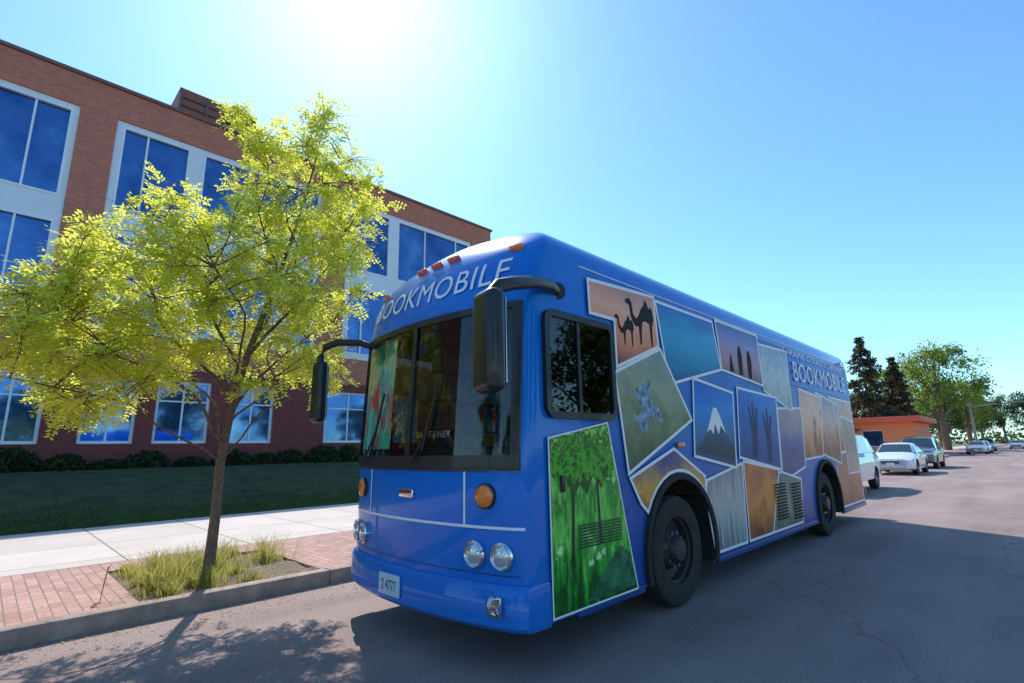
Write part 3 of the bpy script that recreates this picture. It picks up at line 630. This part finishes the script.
flat('peak_rock',[[(2.80,1.42),(3.75,1.30),(3.78,1.45),(3.62,1.58),(3.45,1.80),(3.3,1.85),(3.12,1.66),(2.95,1.52)]],x+.0004,Pm('peak_rock',1.3,1.9,[(.01,.03,.06),(.05,.10,.25)],4,.4),p)
flat('peak_snow',[[(3.08,1.62),(3.18,1.66),(3.24,1.60),(3.30,1.72),(3.38,1.60),(3.45,1.70),(3.58,1.61),(3.46,1.80),(3.38,1.90),(3.29,1.90)]],x+.0007,M_white,p)
p,x=panel([(1.46,1.22),(1.62,.98)]+arc(FWY,148,38,10,.73)+[(2.95,1.17),(2.30,1.47)],Pm('print_monument',.95,1.5,[(.22,.08,.02),(.80,.42,.06),(.25,.16,.2),(.01,.04,.30)],3,.8),'golden monument picture over the front wheel')
p,x=panel([(1.32,2.14),(2.18,2.46),(2.76,1.74),(1.45,1.23)],Pm('print_rider',1.2,2.5,[(.05,.08,.04),(.18,.23,.11),(.40,.43,.28),(.20,.30,.27)],3,.6),'green grey picture of a figure on a rearing horse')
flat('rearing_horse',[[(1.72,1.62),(1.80,1.60),(1.86,1.72),(1.98,1.76),(2.08,1.70),(2.14,1.73),(2.05,1.84),(1.96,1.88),(1.90,1.98),(1.94,2.10),(1.88,2.12),(1.84,2.04),(1.76,2.06),(1.72,1.98),(1.68,2.02),(1.62,1.98),(1.70,1.90),(1.74,1.80),(1.66,1.74),(1.60,1.78),(1.58,1.74),(1.68,1.68)]],x+.0005,mat('print_silver',(.20,.30,.38),rough=.4,var=.9,scale=18),p)
p,x=panel([(.98,2.93),(2.13,2.99),(2.16,2.45),(1.36,2.16),(1.36,2.60),(.99,2.60)],Pm('print_sunset',2.2,3.0,[(.16,.04,.05),(.90,.30,.14),(1.0,.50,.30),(.60,.28,.22)],1.5,.3),'sunset picture with camel silhouettes')
def camel(ox,oz,s):
    P=[(0,0),(.03,0),(.05,.16),(.07,.24),(.12,.26),(.20,.24),(.22,0),(.25,0),(.26,.22),(.30,.30),(.28,.40),(.24,.44),(.21,.40),(.18,.46),(.14,.50),(.10,.42),(.05,.38),(.0,.30),(-.05,.26),(-.10,.30),(-.12,.42),(-.16,.46),(-.24,.43),(-.24,.40),(-.17,.38),(-.15,.26),(-.08,.18),(-.01,.18)]
    return [(ox+a*s,oz+b*s) for a,b in P]
flat('camel_silhouette',[camel(1.80,2.44,.95),camel(1.52,2.40,.6)],x+.0005,M_dark,p)
M_green=Pm('print_bamboo',.3,1.7,[(.004,.08,.01),(.02,.36,.03),(.20,.75,.10),(.015,.22,.02),(.30,.85,.16),(.01,.12,.01)],3,1.0,stretch=(1,4,.8),spots=(7,(.65,.95,.40),.64,(1,1,1)))
p,x=panel([(.40,.32),(1.50,.32),(1.18,1.69),(.40,1.56)],M_green,'green bamboo grove picture on the side hatch',.014)
flat('canopy',[[(.42,1.30),(.50,1.20),(.60,1.24),(.66,1.10),(.76,1.20),(.85,1.12),(.93,1.26),(1.04,1.16),(1.12,1.24),(1.235,1.30),(1.165,1.66),(.42,1.54)]],x+.0009,Pm('print_canopy',1.2,1.7,[(.01,.10,.01),(.12,.55,.04),(.01,.07,.01),(.30,.75,.08)],12,2.0),p)
flat('garden_path',[[(.80,.36),(1.45,.36),(1.40,.62),(1.26,.70),(1.0,.52)]],x+.0005,mat('print_path',(.02,.16,.07),rough=.4,var=.8,scale=9),p)
flat('tree_stem',[[(.62,.6),(.66,.6),(.69,1.1),(.75,1.55),(.71,1.55),(.65,1.1)],[(.98,.75),(1.02,.75),(1.0,1.2),(1.04,1.6),(1.0,1.6),(.97,1.2)]],x+.0007,mat('print_stem',(.006,.04,.01),rough=.4),p)
XS=x+.004
def grille(y0,y1,z0,z1,n,m,x=None):
    x=x or XS; L=[(x,x+.010,y0,y1,z0+(z1-z0)*i/n,z0+(z1-z0)*(i+.45)/n) for i in range(n)]
    return add('grille',boxes('grille',L,[m]),bus)
grille(.72,1.28,.74,.92,8,mat('grille_green',(.02,.09,.04),rough=.5)); grille(4.95,5.35,.5,.98,12,M_dark,1.25); grille(5.6,5.98,.45,.95,12,M_dark,1.25)
add('hatch_handle',rbox('hatch_handle',(.03,.04,.12),.01,[M_black]),bus,loc=(XS+.01,.54,1.22))
def side_text(name,s,y0,w_,z0,h_,x,label):
    bm,w,h=text_mesh(s,1.0,space=1.08)
    for v in bm.verts: v.co=Vector((x,y0+v.co.x/w*w_,z0+v.co.y/h*h_))
    me=bpy.data.meshes.new(name); bm.to_mesh(me); bm.free(); me.materials.append(M_white); return add(name,me,bus,label=label)
side_text('lettering','BOOKMOBILE',6.38,3.2,2.46,.31,1.25,'white BOOKMOBILE lettering on the side')
side_text('small_lettering','LARAMIE COUNTY LIBRARY',6.0,3.5,2.85,.10,1.25,'small white library lettering on the side')
add('skirt_rail',boxes('skirt_rail',[(1.20,1.235,.70,1.62,.27,.33)],[M_bluedk],bevel=.006),bus)
add('skirt_rail',boxes('skirt_rail',[(1.20,1.235,3.10,6.74,.27,.33)],[M_bluedk],bevel=.006),bus)
add('skirt_rail',boxes('skirt_rail',[(1.20,1.235,8.2,10.0,.27,.33)],[M_bluedk],bevel=.006),bus)
add('rear_bumper',rbox('rear_bumper',(2.4,.16,.26),.04,[M_black]),bus,loc=(0,10.24,.48))
add('roof_seam',boxes('roof_seam',[(1.218,1.230,.9,9.9,3.005,3.015)],[M_white],bevel=.003),bus)
add('chassis',boxes('chassis',[(-.5,.5,1.0,9.8,.30,.5)],[M_dark]),bus)
for wy in (FWY,RWY): add('axle',tubes('axle',[([(-1,wy,.5),(1,wy,.5)],.06)],[M_dark]),bus)

# ------------------------------------------------------------------ street tree
def grow_tree(name,label,base):
    tr=thing(name,label,'tree',loc=base)
    E=[((0,0,3.15),(1.6,1.7,1.2)),((.0,.80,4.9),(1.1,1.1,1.2)),((-.25,.9,3.7),(.9,.95,1.4)),((0,-.9,3.1),(1.2,1.15,1.0)),((0,-1.3,2.3),(1.2,1.0,.75))]
    br=[]
    def curve(a,b,n,bend,wig):
        a=Vector(a);b=Vector(b);P=[]
        L_=(b-a).length
        for i in range(n+1):
            t=i/n; p=a.lerp(b,t)+Vector((0,0,1))*bend*L_*math.sin(math.pi*t)
            p+=Vector((noise.noise(p*1.3+Vector((a.x*7,3,1))),noise.noise(p*1.3+Vector((9,a.y*5,4))),0))*wig*L_*math.sin(math.pi*min(1,t*1.2)/1.2)
            P.append(p)
        return P
    trunk=[Vector((0,0,-.08)),Vector((.0,.005,.15)),Vector((.01,.02,.7)),Vector((.0,.02,1.25)),Vector((.01,.07,1.75)),Vector((.02,.2,2.5)),Vector((.05,.42,3.3)),Vector((.07,.62,4.2)),Vector((.09,.8,5.1)),Vector((.08,.9,5.8))]
    br.append((trunk,[.085,.06,.052,.05,.047,.038,.030,.021,.013,.006]))
    ends=[((.3,-1.5,2.6),3.2,.022),((-.5,-1.2,3.5),3.6,.024),((-.1,1.3,3.1),3.6,.022),((-.1,1.5,4.4),4.4,.022),((-.8,.8,4.0),4,.02),((.9,-.4,3.2),3.4,.02),((-.9,-.6,2.6),3.2,.018),((.1,-1.1,4.1),4.2,.02),((.5,.9,5.2),5,.015),((-.4,.3,5.6),5.4,.015),((-1.1,.6,2.7),3,.018),((1.0,.2,2.5),3,.018),((-.2,1.2,2.1),2.5,.015),((.4,-1.9,2.0),2.5,.014)]
    limbs=[]
    for e,_,r in ends:
        zs_=max(1.25,e[2]*.62-.25+random.uniform(-.15,.15)); 
        for i in range(len(trunk)-1):
            if trunk[i].z<=zs_<=trunk[i+1].z:
                t=(zs_-trunk[i].z)/(trunk[i+1].z-trunk[i].z); st=trunk[i].lerp(trunk[i+1],t); break
        P=curve(st,e,10,.10,.22); limbs.append(P); br.append((P,[r*(1-.75*i/10) for i in range(11)]))
    limbs.append(trunk[4:])
    allp=[p for P in limbs for p in P[2:]]
    cl_=[]
    tries=0
    while len(cl_)<165 and tries<9000:
        tries+=1; c,r=random.choice(E)
        d=Vector((random.gauss(0,1),random.gauss(0,1),random.gauss(0,1))).normalized()*random.uniform(.3,1)**.6
        p=Vector((c[0]+d.x*r[0],c[1]+d.y*r[1],c[2]+d.z*r[2]))
        if p.z<1.45 or (p.z<3.6 and p.y+.55*p.x>1.4): continue
        if all((p-q).length>.27 for q in cl_): cl_.append(p)
    LV=[];LF=[]
    def leaflet(p,d,nrm,l,w):
        s=d.cross(nrm); 
        if s.length<1e-4: return
        s.normalize(); o=len(LV); m=p+d*l*.5
        LV.extend([tuple(p),tuple(m+s*w*.5),tuple(p+d*l),tuple(m-s*w*.5)]); LF.append((o,o+1,o+2,o+3))
    for c in cl_:
        q=min(allp,key=lambda a:(a-c).length+max(0,a.z-c.z)*.8)
        P=curve(q,c,5,.05,.15); br.append((P,[.009,.008,.006,.005,.004,.003]))
        nt_=int(random.uniform(5,11))
        for k in range(nt_):
            t=random.uniform(.35,1); i=min(4,int(t*5)); st=P[i].lerp(P[i+1],t*5-i)
            d=((c-q).normalized()*.6+Vector((random.gauss(0,.7),random.gauss(0,.7),random.gauss(-.05,.4)))).normalized()
            L_=random.uniform(.20,.42); e=st+d*L_+Vector((0,0,-.06)); mid=st.lerp(e,.5)+Vector((0,0,.03))
            br.append(([st,mid,e],[.004,.003,.0015]))
            nf=int(random.uniform(4,9))
            for j in range(nf):
                t2=random.uniform(.15,1); b=st.lerp(e,t2)
                fd=(d*.5+Vector((random.gauss(0,.7),random.gauss(0,.7),random.gauss(-.3,.35)))).normalized()
                up=Vector((random.gauss(0,.35),random.gauss(0,.35),1)).normalized()
                sd=fd.cross(up).normalized(); fl=random.uniform(.11,.20); npair=random.randint(4,6)
                for h in range(npair):
                    bb=b+fd*fl*(h+1)/npair+Vector((0,0,-.04*((h+1)/npair)**2)); ll=random.uniform(.042,.070)*(1-.25*h/npair)
                    nn=fd.cross(sd)
                    leaflet(bb,(sd+fd*.45+nn*random.uniform(-.4,.4)).normalized(),nn,ll,ll*.50); leaflet(bb,(-sd+fd*.45+nn*random.uniform(-.4,.4)).normalized(),nn,ll,ll*.50)
                leaflet(b+fd*fl,fd,fd.cross(sd),.055,.027)
    add('trunk',tubes('trunk',br,[M_bark],6),tr)
    add('crown',mk('crown',LV,LF,[M_leaf]),tr)
    return tr
grow_tree('street_tree','young locust tree with airy yellow-green leaves in a kerbside planting bed',(-6.5,1.86,.15))
wd=thing('weed','thin green weed sprouting from the brick paving','plant',loc=(-6.45,.95,.147))
add('weed_stem',tubes('weed_stem',[([(0,0,0),(.01,.01,.15),(0,.03,.3)],.004)],[M_leafbg],5),wd)
V=[];F=[]
for i in range(26):
    z=random.uniform(.05,.3); a=random.uniform(0,6.28); l=random.uniform(.03,.06); p=Vector((0,.1*z,z)); d=Vector((math.cos(a),math.sin(a),.4)).normalized(); s=d.cross(Vector((0,0,1))).normalized()*l*.2; o=len(V)
    V+=[tuple(p),tuple(p+d*l*.5+s),tuple(p+d*l),tuple(p+d*l*.5-s)]; F.append((o,o+1,o+2,o+3))
add('weed_leaves',mk('weed_leaves',V,F,[M_grass]),wd)

# ------------------------------------------------------------------ background vegetation
def quads_cloud(P,size,nbias=None):
    n=len(P); P=np.array(P); a=rng.normal(size=(n,3)); a/=np.linalg.norm(a,axis=1)[:,None]
    b=rng.normal(size=(n,3)); b-= (b*a).sum(1)[:,None]*a; b/=np.linalg.norm(b,axis=1)[:,None]
    s=size*rng.uniform(.5,1.2,size=(n,1)); V=np.empty((n,4,3)); V[:,0]=P-a*s; V[:,1]=P-b*s*.45; V[:,2]=P+a*s; V[:,3]=P+b*s*.45
    V=V.reshape(-1,3); F=np.arange(n*4).reshape(n,4); return V.tolist(),F.tolist()
def broad(name,label,loc,H,R,m,seed,nc=34,per=170,ls=.26,group='background street trees'):
    r=random.Random(seed); t=thing(name,label,'tree',loc=loc,group=group)
    cen=[];P=[]
    for i in range(nc):
        d=Vector((r.gauss(0,1),r.gauss(0,1),r.gauss(0,1))).normalized()*r.uniform(.35,.95)
        c=Vector((d.x*R*(.85 if d.z<0 else .75),d.y*R*.8,H*.6+d.z*H*.36)); cen.append(c); s=R*r.uniform(.14,.27)
        for k in range(per):
            g=Vector((r.gauss(0,1),r.gauss(0,1),r.gauss(0,.75))); g=g.normalized()*s*min(1.3,abs(r.gauss(.8,.3))); P.append(tuple(c+g))
    V,F=quads_cloud(P,ls); add('crown',mk('crown',V,F,[m]),t)
    br=[([(0,0,-.2),(.05,0,H*.2),(0,.1,H*.4),(.1,0,H*.7)],[H*.03,H*.024,H*.018,H*.006])]
    for c in cen[:14]:
        z=max(H*.15,c.z*.5); br.append(([(0,0,z),tuple(Vector((0,0,z)).lerp(c,.5)+Vector((0,0,.3))),tuple(c)],[H*.01,H*.006,H*.002]))
    add('trunk',tubes('trunk',br,[M_bark],6),t); return t
def conifer(name,label,loc,H,R,seed):
    r=random.Random(seed); t=thing(name,label,'tree',loc=loc,group='background conifers'); P=[]; br=[([(0,0,-.2),(0,0,H*.97)],[H*.02,.03])]
    z=H*.10
    while z<H*.98:
        rad=R*(1-(z/H))**.75*r.uniform(.75,1.1); nb=r.randint(6,9)
        for b in range(nb):
            a=r.uniform(0,6.28); L_=rad*r.uniform(.6,1.1); ex=(L_*math.cos(a),L_*math.sin(a),z-L_*.25+.1); 
            br.append(([(0,0,z),ex],[.05,.01]))
            for k in range(int(10+L_*22)):
                u=r.uniform(.15,1)**.7; s=.10+.25*L_*(1-u)*.6
                P.append((ex[0]*u+r.gauss(0,s),ex[1]*u+r.gauss(0,s),z+(ex[2]-z)*u+r.gauss(0,.12)))
        z+=H*.028*r.uniform(.8,1.2)
    V,F=quads_cloud(P,.22); add('crown',mk('crown',V,F,[M_leafcon]),t); add('trunk',tubes('trunk',br,[M_bark],5),t); return t
conifer('conifer_tree','tall dark pointed conifer beyond the low orange building',(-13.2,74,0),14.6,4.6,1)
conifer('conifer_tree','dark narrow conifer beside the bigger conifer',(-12.0,86,0),13.2,4.0,2)
T1=broad('broadleaf_tree','large bright green broadleaf tree behind the parked cars',(-9.0,100,0),18.5,7.4,M_leafbg,5,nc=42)
T2=broad('broadleaf_tree','rounded dark green broadleaf tree along the street',(-11.5,120,0),13,6,M_leafbg2,9)
dup(T1,(-15.5,108,0),(0,0,2.0),(.95,.95,.9)); dup(T2,(-9.5,150,0),(0,0,1.2),(1,1,1)); dup(T2,(-9,185,0),(0,0,2.6),(1.1,1.1,1.05)); dup(T2,(-13,135,0),(0,0,4.2),(1,1,.95))
dup(T1,(-8.0,128,0),(0,0,3.4),(.8,.8,.8))
for i,(x,y) in enumerate([(-16,235),(-7,232),(1.5,238),(10,231),(20,236),(-27,238),(32,234)]): dup(T2,(x,y+46,0),(0,0,i*1.3),(1.35,1.35,1.5+.1*(i%3)))
dup(T2,(-21,105,0),(0,0,3),(1,1,.9)); dup(T1,(-26,92,0),(0,0,5),(.9,.9,.8))
# trees across the street and behind the viewpoint (mirrored in the glass and paint)
for i,(x,y) in enumerate([(15,4),(16.5,15),(14.5,27),(16,41),(15,-9),(3,-34),(-6,-38),(14,-24),(-15,-33),(17,58)]): dup(T2,(x,y,0),(0,0,i*.9),(1.0,1.0,.75+.06*(i%3)))
P=[]
for i in range(9000):
    x=random.uniform(-260,260); h=7+4*noise.noise(Vector((x*.05,0,0))); P.append((x,random.uniform(300,315),random.uniform(0,h)))
V,F=quads_cloud(P,1.1); add('far_woodland',mk('far_woodland',V,F,[M_leafbg2]),kind='stuff',label='dark green band of distant trees beyond the street',category='trees')
r=random.Random(4); P=[]
for k in range(1500):
    d=Vector((r.gauss(0,1),r.gauss(0,1),abs(r.gauss(0,1)))).normalized()*r.uniform(.6,1)
    P.append((d.x*.75,d.y*.85,d.z*.62))
V,F=quads_cloud(P,.09); shm=mk('foliage',V,F,[M_shrub])
stm=tubes('stems',[([(0,0,-.1),(.2*math.cos(a),.2*math.sin(a),.25),(.45*math.cos(a),.45*math.sin(a),.5)],.015) for a in (0,1,2.2,3.3,4.4,5.4)],[M_bark],5)
sh=thing('shrub','low dark green shrub against the brick office wall','shrub',loc=(-26.4,-4,.93),group='shrubs along the office wall'); add('foliage',shm,sh); add('stems',stm,sh)
for i in range(1,21): dup(sh,(-26.4+random.uniform(-.4,.3),-4+i*1.5+random.uniform(-.2,.2),.93),(0,0,i*1.1),(1,1.15,random.uniform(.7,1.6)))

# ------------------------------------------------------------------ low orange building
ob=thing('orange_building','low orange shop building with a flat red overhanging roof','building',loc=(-8.8,70,0))
M_or=mat('orange_render',(.9,.27,.11),rough=.8,var=.08); M_rr=mat('red_roof_edge',(.78,.13,.07),rough=.6)
V,F,FM=wall_cells([-16,-13.8,-12,-9.5,-7.5,-4.8,-2.8,0],[0,1.0,2.8,3.6],[(-13.8,-12,1,2.8),(-9.5,-7.5,1,2.8),(-4.8,-2.8,1,2.8)],0)
V=[(v[1],-v[0],v[2]) for v in V]
o=len(V); V+=[(0,0,0),(0,12,0),(0,12,3.6),(0,0,3.6),(-16,12,0),(-16,0,0),(-16,0,3.6),(-16,12,3.6)]; F+=[(o,o+1,o+2,o+3),(o+4,o+5,o+6,o+7),(o+1,o+4,o+7,o+2)]
add('wall',mk('wall',V,F,[M_or]),ob)
add('roof',boxes('roof',[(-16.6,.8,-.9,12.6,3.6,4.2)],[M_rr],bevel=.05),ob)
for (a,b) in [(-13.8,-12),(-9.5,-7.5),(-4.8,-2.8)]:
    w=add('window',boxes('window',[(a,a+.08,.2,.3,1,2.8),(b-.08,b,.2,.3,1,2.8),(a+.08,b-.08,.2,.3,1,1.08),(a+.08,b-.08,.2,.3,2.72,2.8)],[M_frame]),ob)
    add('window_glass',boxes('window_glass',[(a+.05,b-.05,.24,.26,1.05,2.75)],[M_bglass]),w)

# ------------------------------------------------------------------ parked cars
CT=lathe('tyre',[(.20,-.10),(.30,-.11),(.325,-.09),(.33,0),(.325,.09),(.30,.11),(.20,.10)],[M_tyre],seg=28)
M_alloy=mat('alloy_rim',(.45,.45,.47),rough=.3,metal=.9,var=.1)
def alloy():
    me=lathe('rim',[(.205,.10),(.20,.06),(.17,.05)],[M_alloy],seg=24); bm=bmesh.new(); bm.from_mesh(me)
    for i in range(7):
        a=2*math.pi*i/7; c,s=math.cos(a),math.sin(a)
        vs=[bm.verts.new((.075,.03*c-.02*s,.03*s+.02*c)),bm.verts.new((.075,.03*c+.02*s,.03*s-.02*c)),bm.verts.new((.065,.19*c+.03*s,.19*s-.03*c)),bm.verts.new((.065,.19*c-.03*s,.19*s+.03*c))]
        bm.faces.new(vs)
    bm.to_mesh(me); bm.free(); return me
CR=alloy(); CH=lathe('hub_cap',[(.05,.06),(.05,.09),(.0005,.095)],[M_alloy],seg=14); CBK=lathe('brake_disc',[(.19,.03),(.0005,.03)],[M_dark],seg=20)
def car(label,paint,st,cowl,deck,loc,wh,group='cars parked along the kerb',name='parked_car'):
    c=thing(name,label,'car',loc=loc,group=group); L_=st[-1][0]
    V=[];F=[]
    for (y,hw,zb,zs_,wr,zt) in st:
        half=[(hw*.80,zb),(hw*.97,zb+.06),(hw,zb+.28),(hw*.985,zs_-.10),(hw*.94,zs_),(wr,zt-.03),(wr*.86,zt),(wr*.4,zt+.025)]
        V+=[(x,y,z) for x,z in half]+[(-x,y,z) for x,z in half[::-1]]
    k=16
    for j in range(len(st)-1):
        for i in range(k):
            q=(i+1)%k; F.append((j*k+i,j*k+q,(j+1)*k+q,(j+1)*k+i))
    F.append(tuple(range(k))); F.append(tuple((len(st)-1)*k+i for i in range(k-1,-1,-1)))
    mats=[paint,M_dark]; me=mk('body',V,F,mats,smooth=True); bm=bmesh.new(); bm.from_mesh(me); bmesh.ops.recalc_face_normals(bm,faces=bm.faces[:]); bm.to_mesh(me); bm.free()
    b=add('body',me); cs=[]
    for wy in wh:
        for sx in (1,-1):
            m2=lathe('c',[(.0001,-.2),(.385,-.2),(.385,.2),(.0001,.2)],mats,seg=28,sharp=None,fmi=[1,1,1]); bm=bmesh.new(); bm.from_mesh(m2); bmesh.ops.remove_doubles(bm,verts=bm.verts[:],dist=.001); bmesh.ops.recalc_face_normals(bm,faces=bm.faces[:]); bm.to_mesh(m2); bm.free()
            cs.append(add('c',m2,loc=(sx*.86,wy,.34)))
    boolcut(b,cs); b.parent=c
    def sp(s,t,sx,o=.012):
        (y,hw,zb,zs_,wr,zt)=s; x=hw*.94+(wr-hw*.94)*t; z=zs_+(zt-.03-zs_)*t; return (sx*(x+o),y,z+o*.3)
    for sx in (1,-1):
        V=[];F=[]; ss=st[cowl:deck+1]
        for i,s in enumerate(ss): V+=[sp(s,.12,sx),sp(s,.88,sx)]
        for i in range(len(ss)-1): F.append((2*i,2*i+2,2*i+3,2*i+1) if sx>0 else (2*i,2*i+1,2*i+3,2*i+2))
        add('side_window',mk('side_window',V,F,[M_cg]),c)
    def scr(s0,s1,a,b_,name):
        (y0,_,_,_,w0,z0)=s0; (y1,_,_,_,w1,z1)=s1; P=[]
        n=Vector((0,(z1-z0),-(y1-y0))).normalized(); n=-n if n.z<0 else n
        for t,ww in ((a,.93),(b_,.90)):
            y=y0+(y1-y0)*t; z=z0+(z1-z0)*t; w=(w0+(w1-w0)*t)*ww
            for u in (-1,-.5,0,.5,1): P.append(Vector((u*w,y,z+.012*(1-u*u)+.006))+n*.012)
        F=[(i,i+1,6+i,5+i) for i in range(4)]
        add(name,mk(name,[tuple(p) for p in P],F,[M_cg],smooth=True),c)
    scr(st[cowl],st[cowl+1],.06,.92,'windshield'); scr(st[deck],st[deck-1],.06,.92,'rear_window')
    for wy in wh:
        for sx in (1,-1):
            w=add('wheel',CT,c,loc=(sx*(st[4][1]-.125),wy,.33),rot=(0,0,0 if sx>0 else math.pi)); add('rim',CR,w); add('hub_cap',CH,w); add('brake_disc',CBK,w)
    s1=st[1]; s2=st[2]
    for sx in (1,-1):
        add('headlight',rbox('headlight',(.30,.16,.13),.04,[M_lens]),c,loc=(sx*(s1[1]-.17),.10,s1[3]-.06),rot=(0,0,sx*.35))
        add('wing_mirror',rbox('wing_mirror',(.20,.09,.13),.035,[paint]),c,loc=(sx*(st[cowl][1]+.07),st[cowl][0]+.28,st[cowl][3]+.07))
        add('tail_light',rbox('tail_light',(.22,.1,.16),.03,[M_red]),c,loc=(sx*(st[-2][1]-.17),st[-1][0]-.05,st[-1][3]))
    add('grille',boxes('grille',[(-.34,.34,-.02,.03,s1[3]-.13+.05*i,s1[3]-.10+.05*i) for i in range(3)]+[(-.55,.55,.015,.05,s1[2]+.06,s1[2]+.14)],[M_black]),c)
    add('licence_plate',boxes('licence_plate',[(-.15,.15,-.035,-.025,s1[2]+.17,s1[2]+.29)],[M_white]),c)
    return c
M_cg=mat('car_glass',(.02,.025,.03),rough=.05,var=.2,coat=1,spec=.8)
P_w=mat('white_car_paint',(.82,.82,.83),rough=.3,var=.03,coat=1); P_s=mat('dark_silver_paint',(.12,.14,.18),rough=.3,metal=.4,var=.05,coat=1); P_g=mat('silver_paint',(.5,.5,.52),rough=.3,metal=.5,var=.05,coat=1)
sed=[(0,.62,.36,.52,.50,.58),(.08,.78,.26,.64,.62,.70),(.35,.87,.2,.72,.70,.79),(.9,.9,.2,.82,.74,.90),(1.40,.90,.2,.90,.74,.97),(2.10,.90,.2,.93,.60,1.38),(2.65,.90,.2,.94,.61,1.43),(3.35,.90,.2,.95,.59,1.38),(3.98,.90,.2,.96,.68,1.05),(4.5,.86,.25,.92,.68,.99),(4.66,.75,.35,.8,.6,.86)]
suv=[(0,.66,.42,.72,.55,.84),(.1,.85,.32,.88,.72,.97),(.4,.91,.28,.96,.78,1.05),(.9,.93,.28,1.02,.80,1.11),(1.2,.93,.28,1.05,.80,1.15),(1.85,.93,.28,1.08,.68,1.67),(2.6,.93,.28,1.09,.69,1.75),(3.5,.93,.28,1.09,.69,1.74),(4.15,.93,.28,1.08,.67,1.69),(4.6,.90,.30,1.05,.70,1.12),(4.75,.82,.38,.95,.62,1.02)]
car('white crossover parked directly behind the bus',P_w,suv,4,9,(-4.7,17.0,0),(.92,3.72))
cs_=car('white sedan parked facing the camera along the kerb',P_w,sed,4,8,(-4.75,29.2,0),(.88,3.66))
cu_=car('dark silver sport utility car parked behind the white sedan',P_s,suv,4,9,(-4.8,36.5,0),(.92,3.72))
cg_=car('small silver sedan parked far down the street',P_g,sed,4,8,(-4.5,76,0),(.88,3.66))
dup(cs_,(-4.5,84,0),label='small white sedan parked far down the street'); dup(cu_,(-4.6,96,0),label='dark utility car parked far down the street')
dup(cg_,(-2.0,120,0),label='silver sedan driving on the far street')

# ------------------------------------------------------------------ traffic signal
ts=thing('traffic_signal','grey traffic signal mast with a long arm over the street','traffic light',loc=(-6.2,110,0)); M_gal=mat('galvanised',(.3,.3,.31),rough=.5,metal=.6)
add('pole',tubes('pole',[([(0,0,0),(0,0,7.9)],[.18,.13])],[M_gal],10),ts)
add('mast_arm',tubes('mast_arm',[([(0,0,6.6),(3,0,7.0),(7,0,7.2)],[.12,.10,.07]),([(0,0,7.5),(-.5,-1.5,7.9)],.05)],[M_gal],8),ts)
for x in (3.5,6.5):
    h=add('signal_head',rbox('signal_head',(.40,.25,1.1),.04,[M_black]),ts,loc=(x,-.2,6.9))
    for k,mm in enumerate((M_red,M_amber,mat('green_lens',(.02,.3,.15)))): add('lens',lathe('lens',[(.11,-.125),(.0005,-.15)],[mm],axis='Y',seg=14),h,loc=(0,0,.32-.32*k))

# ------------------------------------------------------------------ camera
f=513.0
vY=Vector((520,-98,-f)).normalized(); up=Vector((-42,2440,-f)); up=(up-vY*up.dot(vY)).normalized(); vX=vY.cross(up)
R=Matrix((( vX.x,vX.y,vX.z),(vY.x,vY.y,vY.z),(up.x,up.y,up.z)))
cd=bpy.data.cameras.new('camera'); cam=bpy.data.objects.new('camera',cd); COL.objects.link(cam)
cd.sensor_width=36; cd.lens=f*36/1024; cd.clip_start=.05; cd.clip_end=6000
cam.matrix_world=Matrix.Translation((0,0,1.48)) @ R.to_4x4(); S.camera=cam

# ------------------------------------------------------------------ light
EL=47; sd=Vector((-.9,.436,0)).normalized()*math.cos(math.radians(EL)); sd.z=math.sin(math.radians(EL))
ld=bpy.data.lights.new('sun','SUN'); ld.energy=5.0; ld.angle=math.radians(.5); ld.color=(1,.94,.86)
sun=bpy.data.objects.new('sun',ld); COL.objects.link(sun); sun.rotation_euler=sd.to_track_quat('Z','Y').to_euler(); sun.location=(-20,10,30)
W=bpy.data.worlds.new('World'); S.world=W; W.use_nodes=True; N=W.node_tree.nodes; L=W.node_tree.links; bg=N['Background']
sk=N.new('ShaderNodeTexSky'); sk.sky_type='NISHITA'; sk.sun_disc=False; sk.sun_elevation=math.radians(EL); sk.sun_rotation=math.atan2(sd.x,sd.y)
sk.air_density=1.0; sk.dust_density=.85; sk.ozone_density=1.2; sk.altitude=900
gx=node(N,'ShaderNodeMixRGB',blend_type='MULTIPLY',i_Fac=1.0); gx.inputs[2].default_value=(1.0,1.5,1.72,1); L.new(sk.outputs[0],gx.inputs[1])
L.new(gx.outputs[0],bg.inputs['Color']); bg.inputs['Strength'].default_value=.15
S.view_settings.view_transform='Standard'; S.view_settings.look='None'; S.view_settings.exposure=0
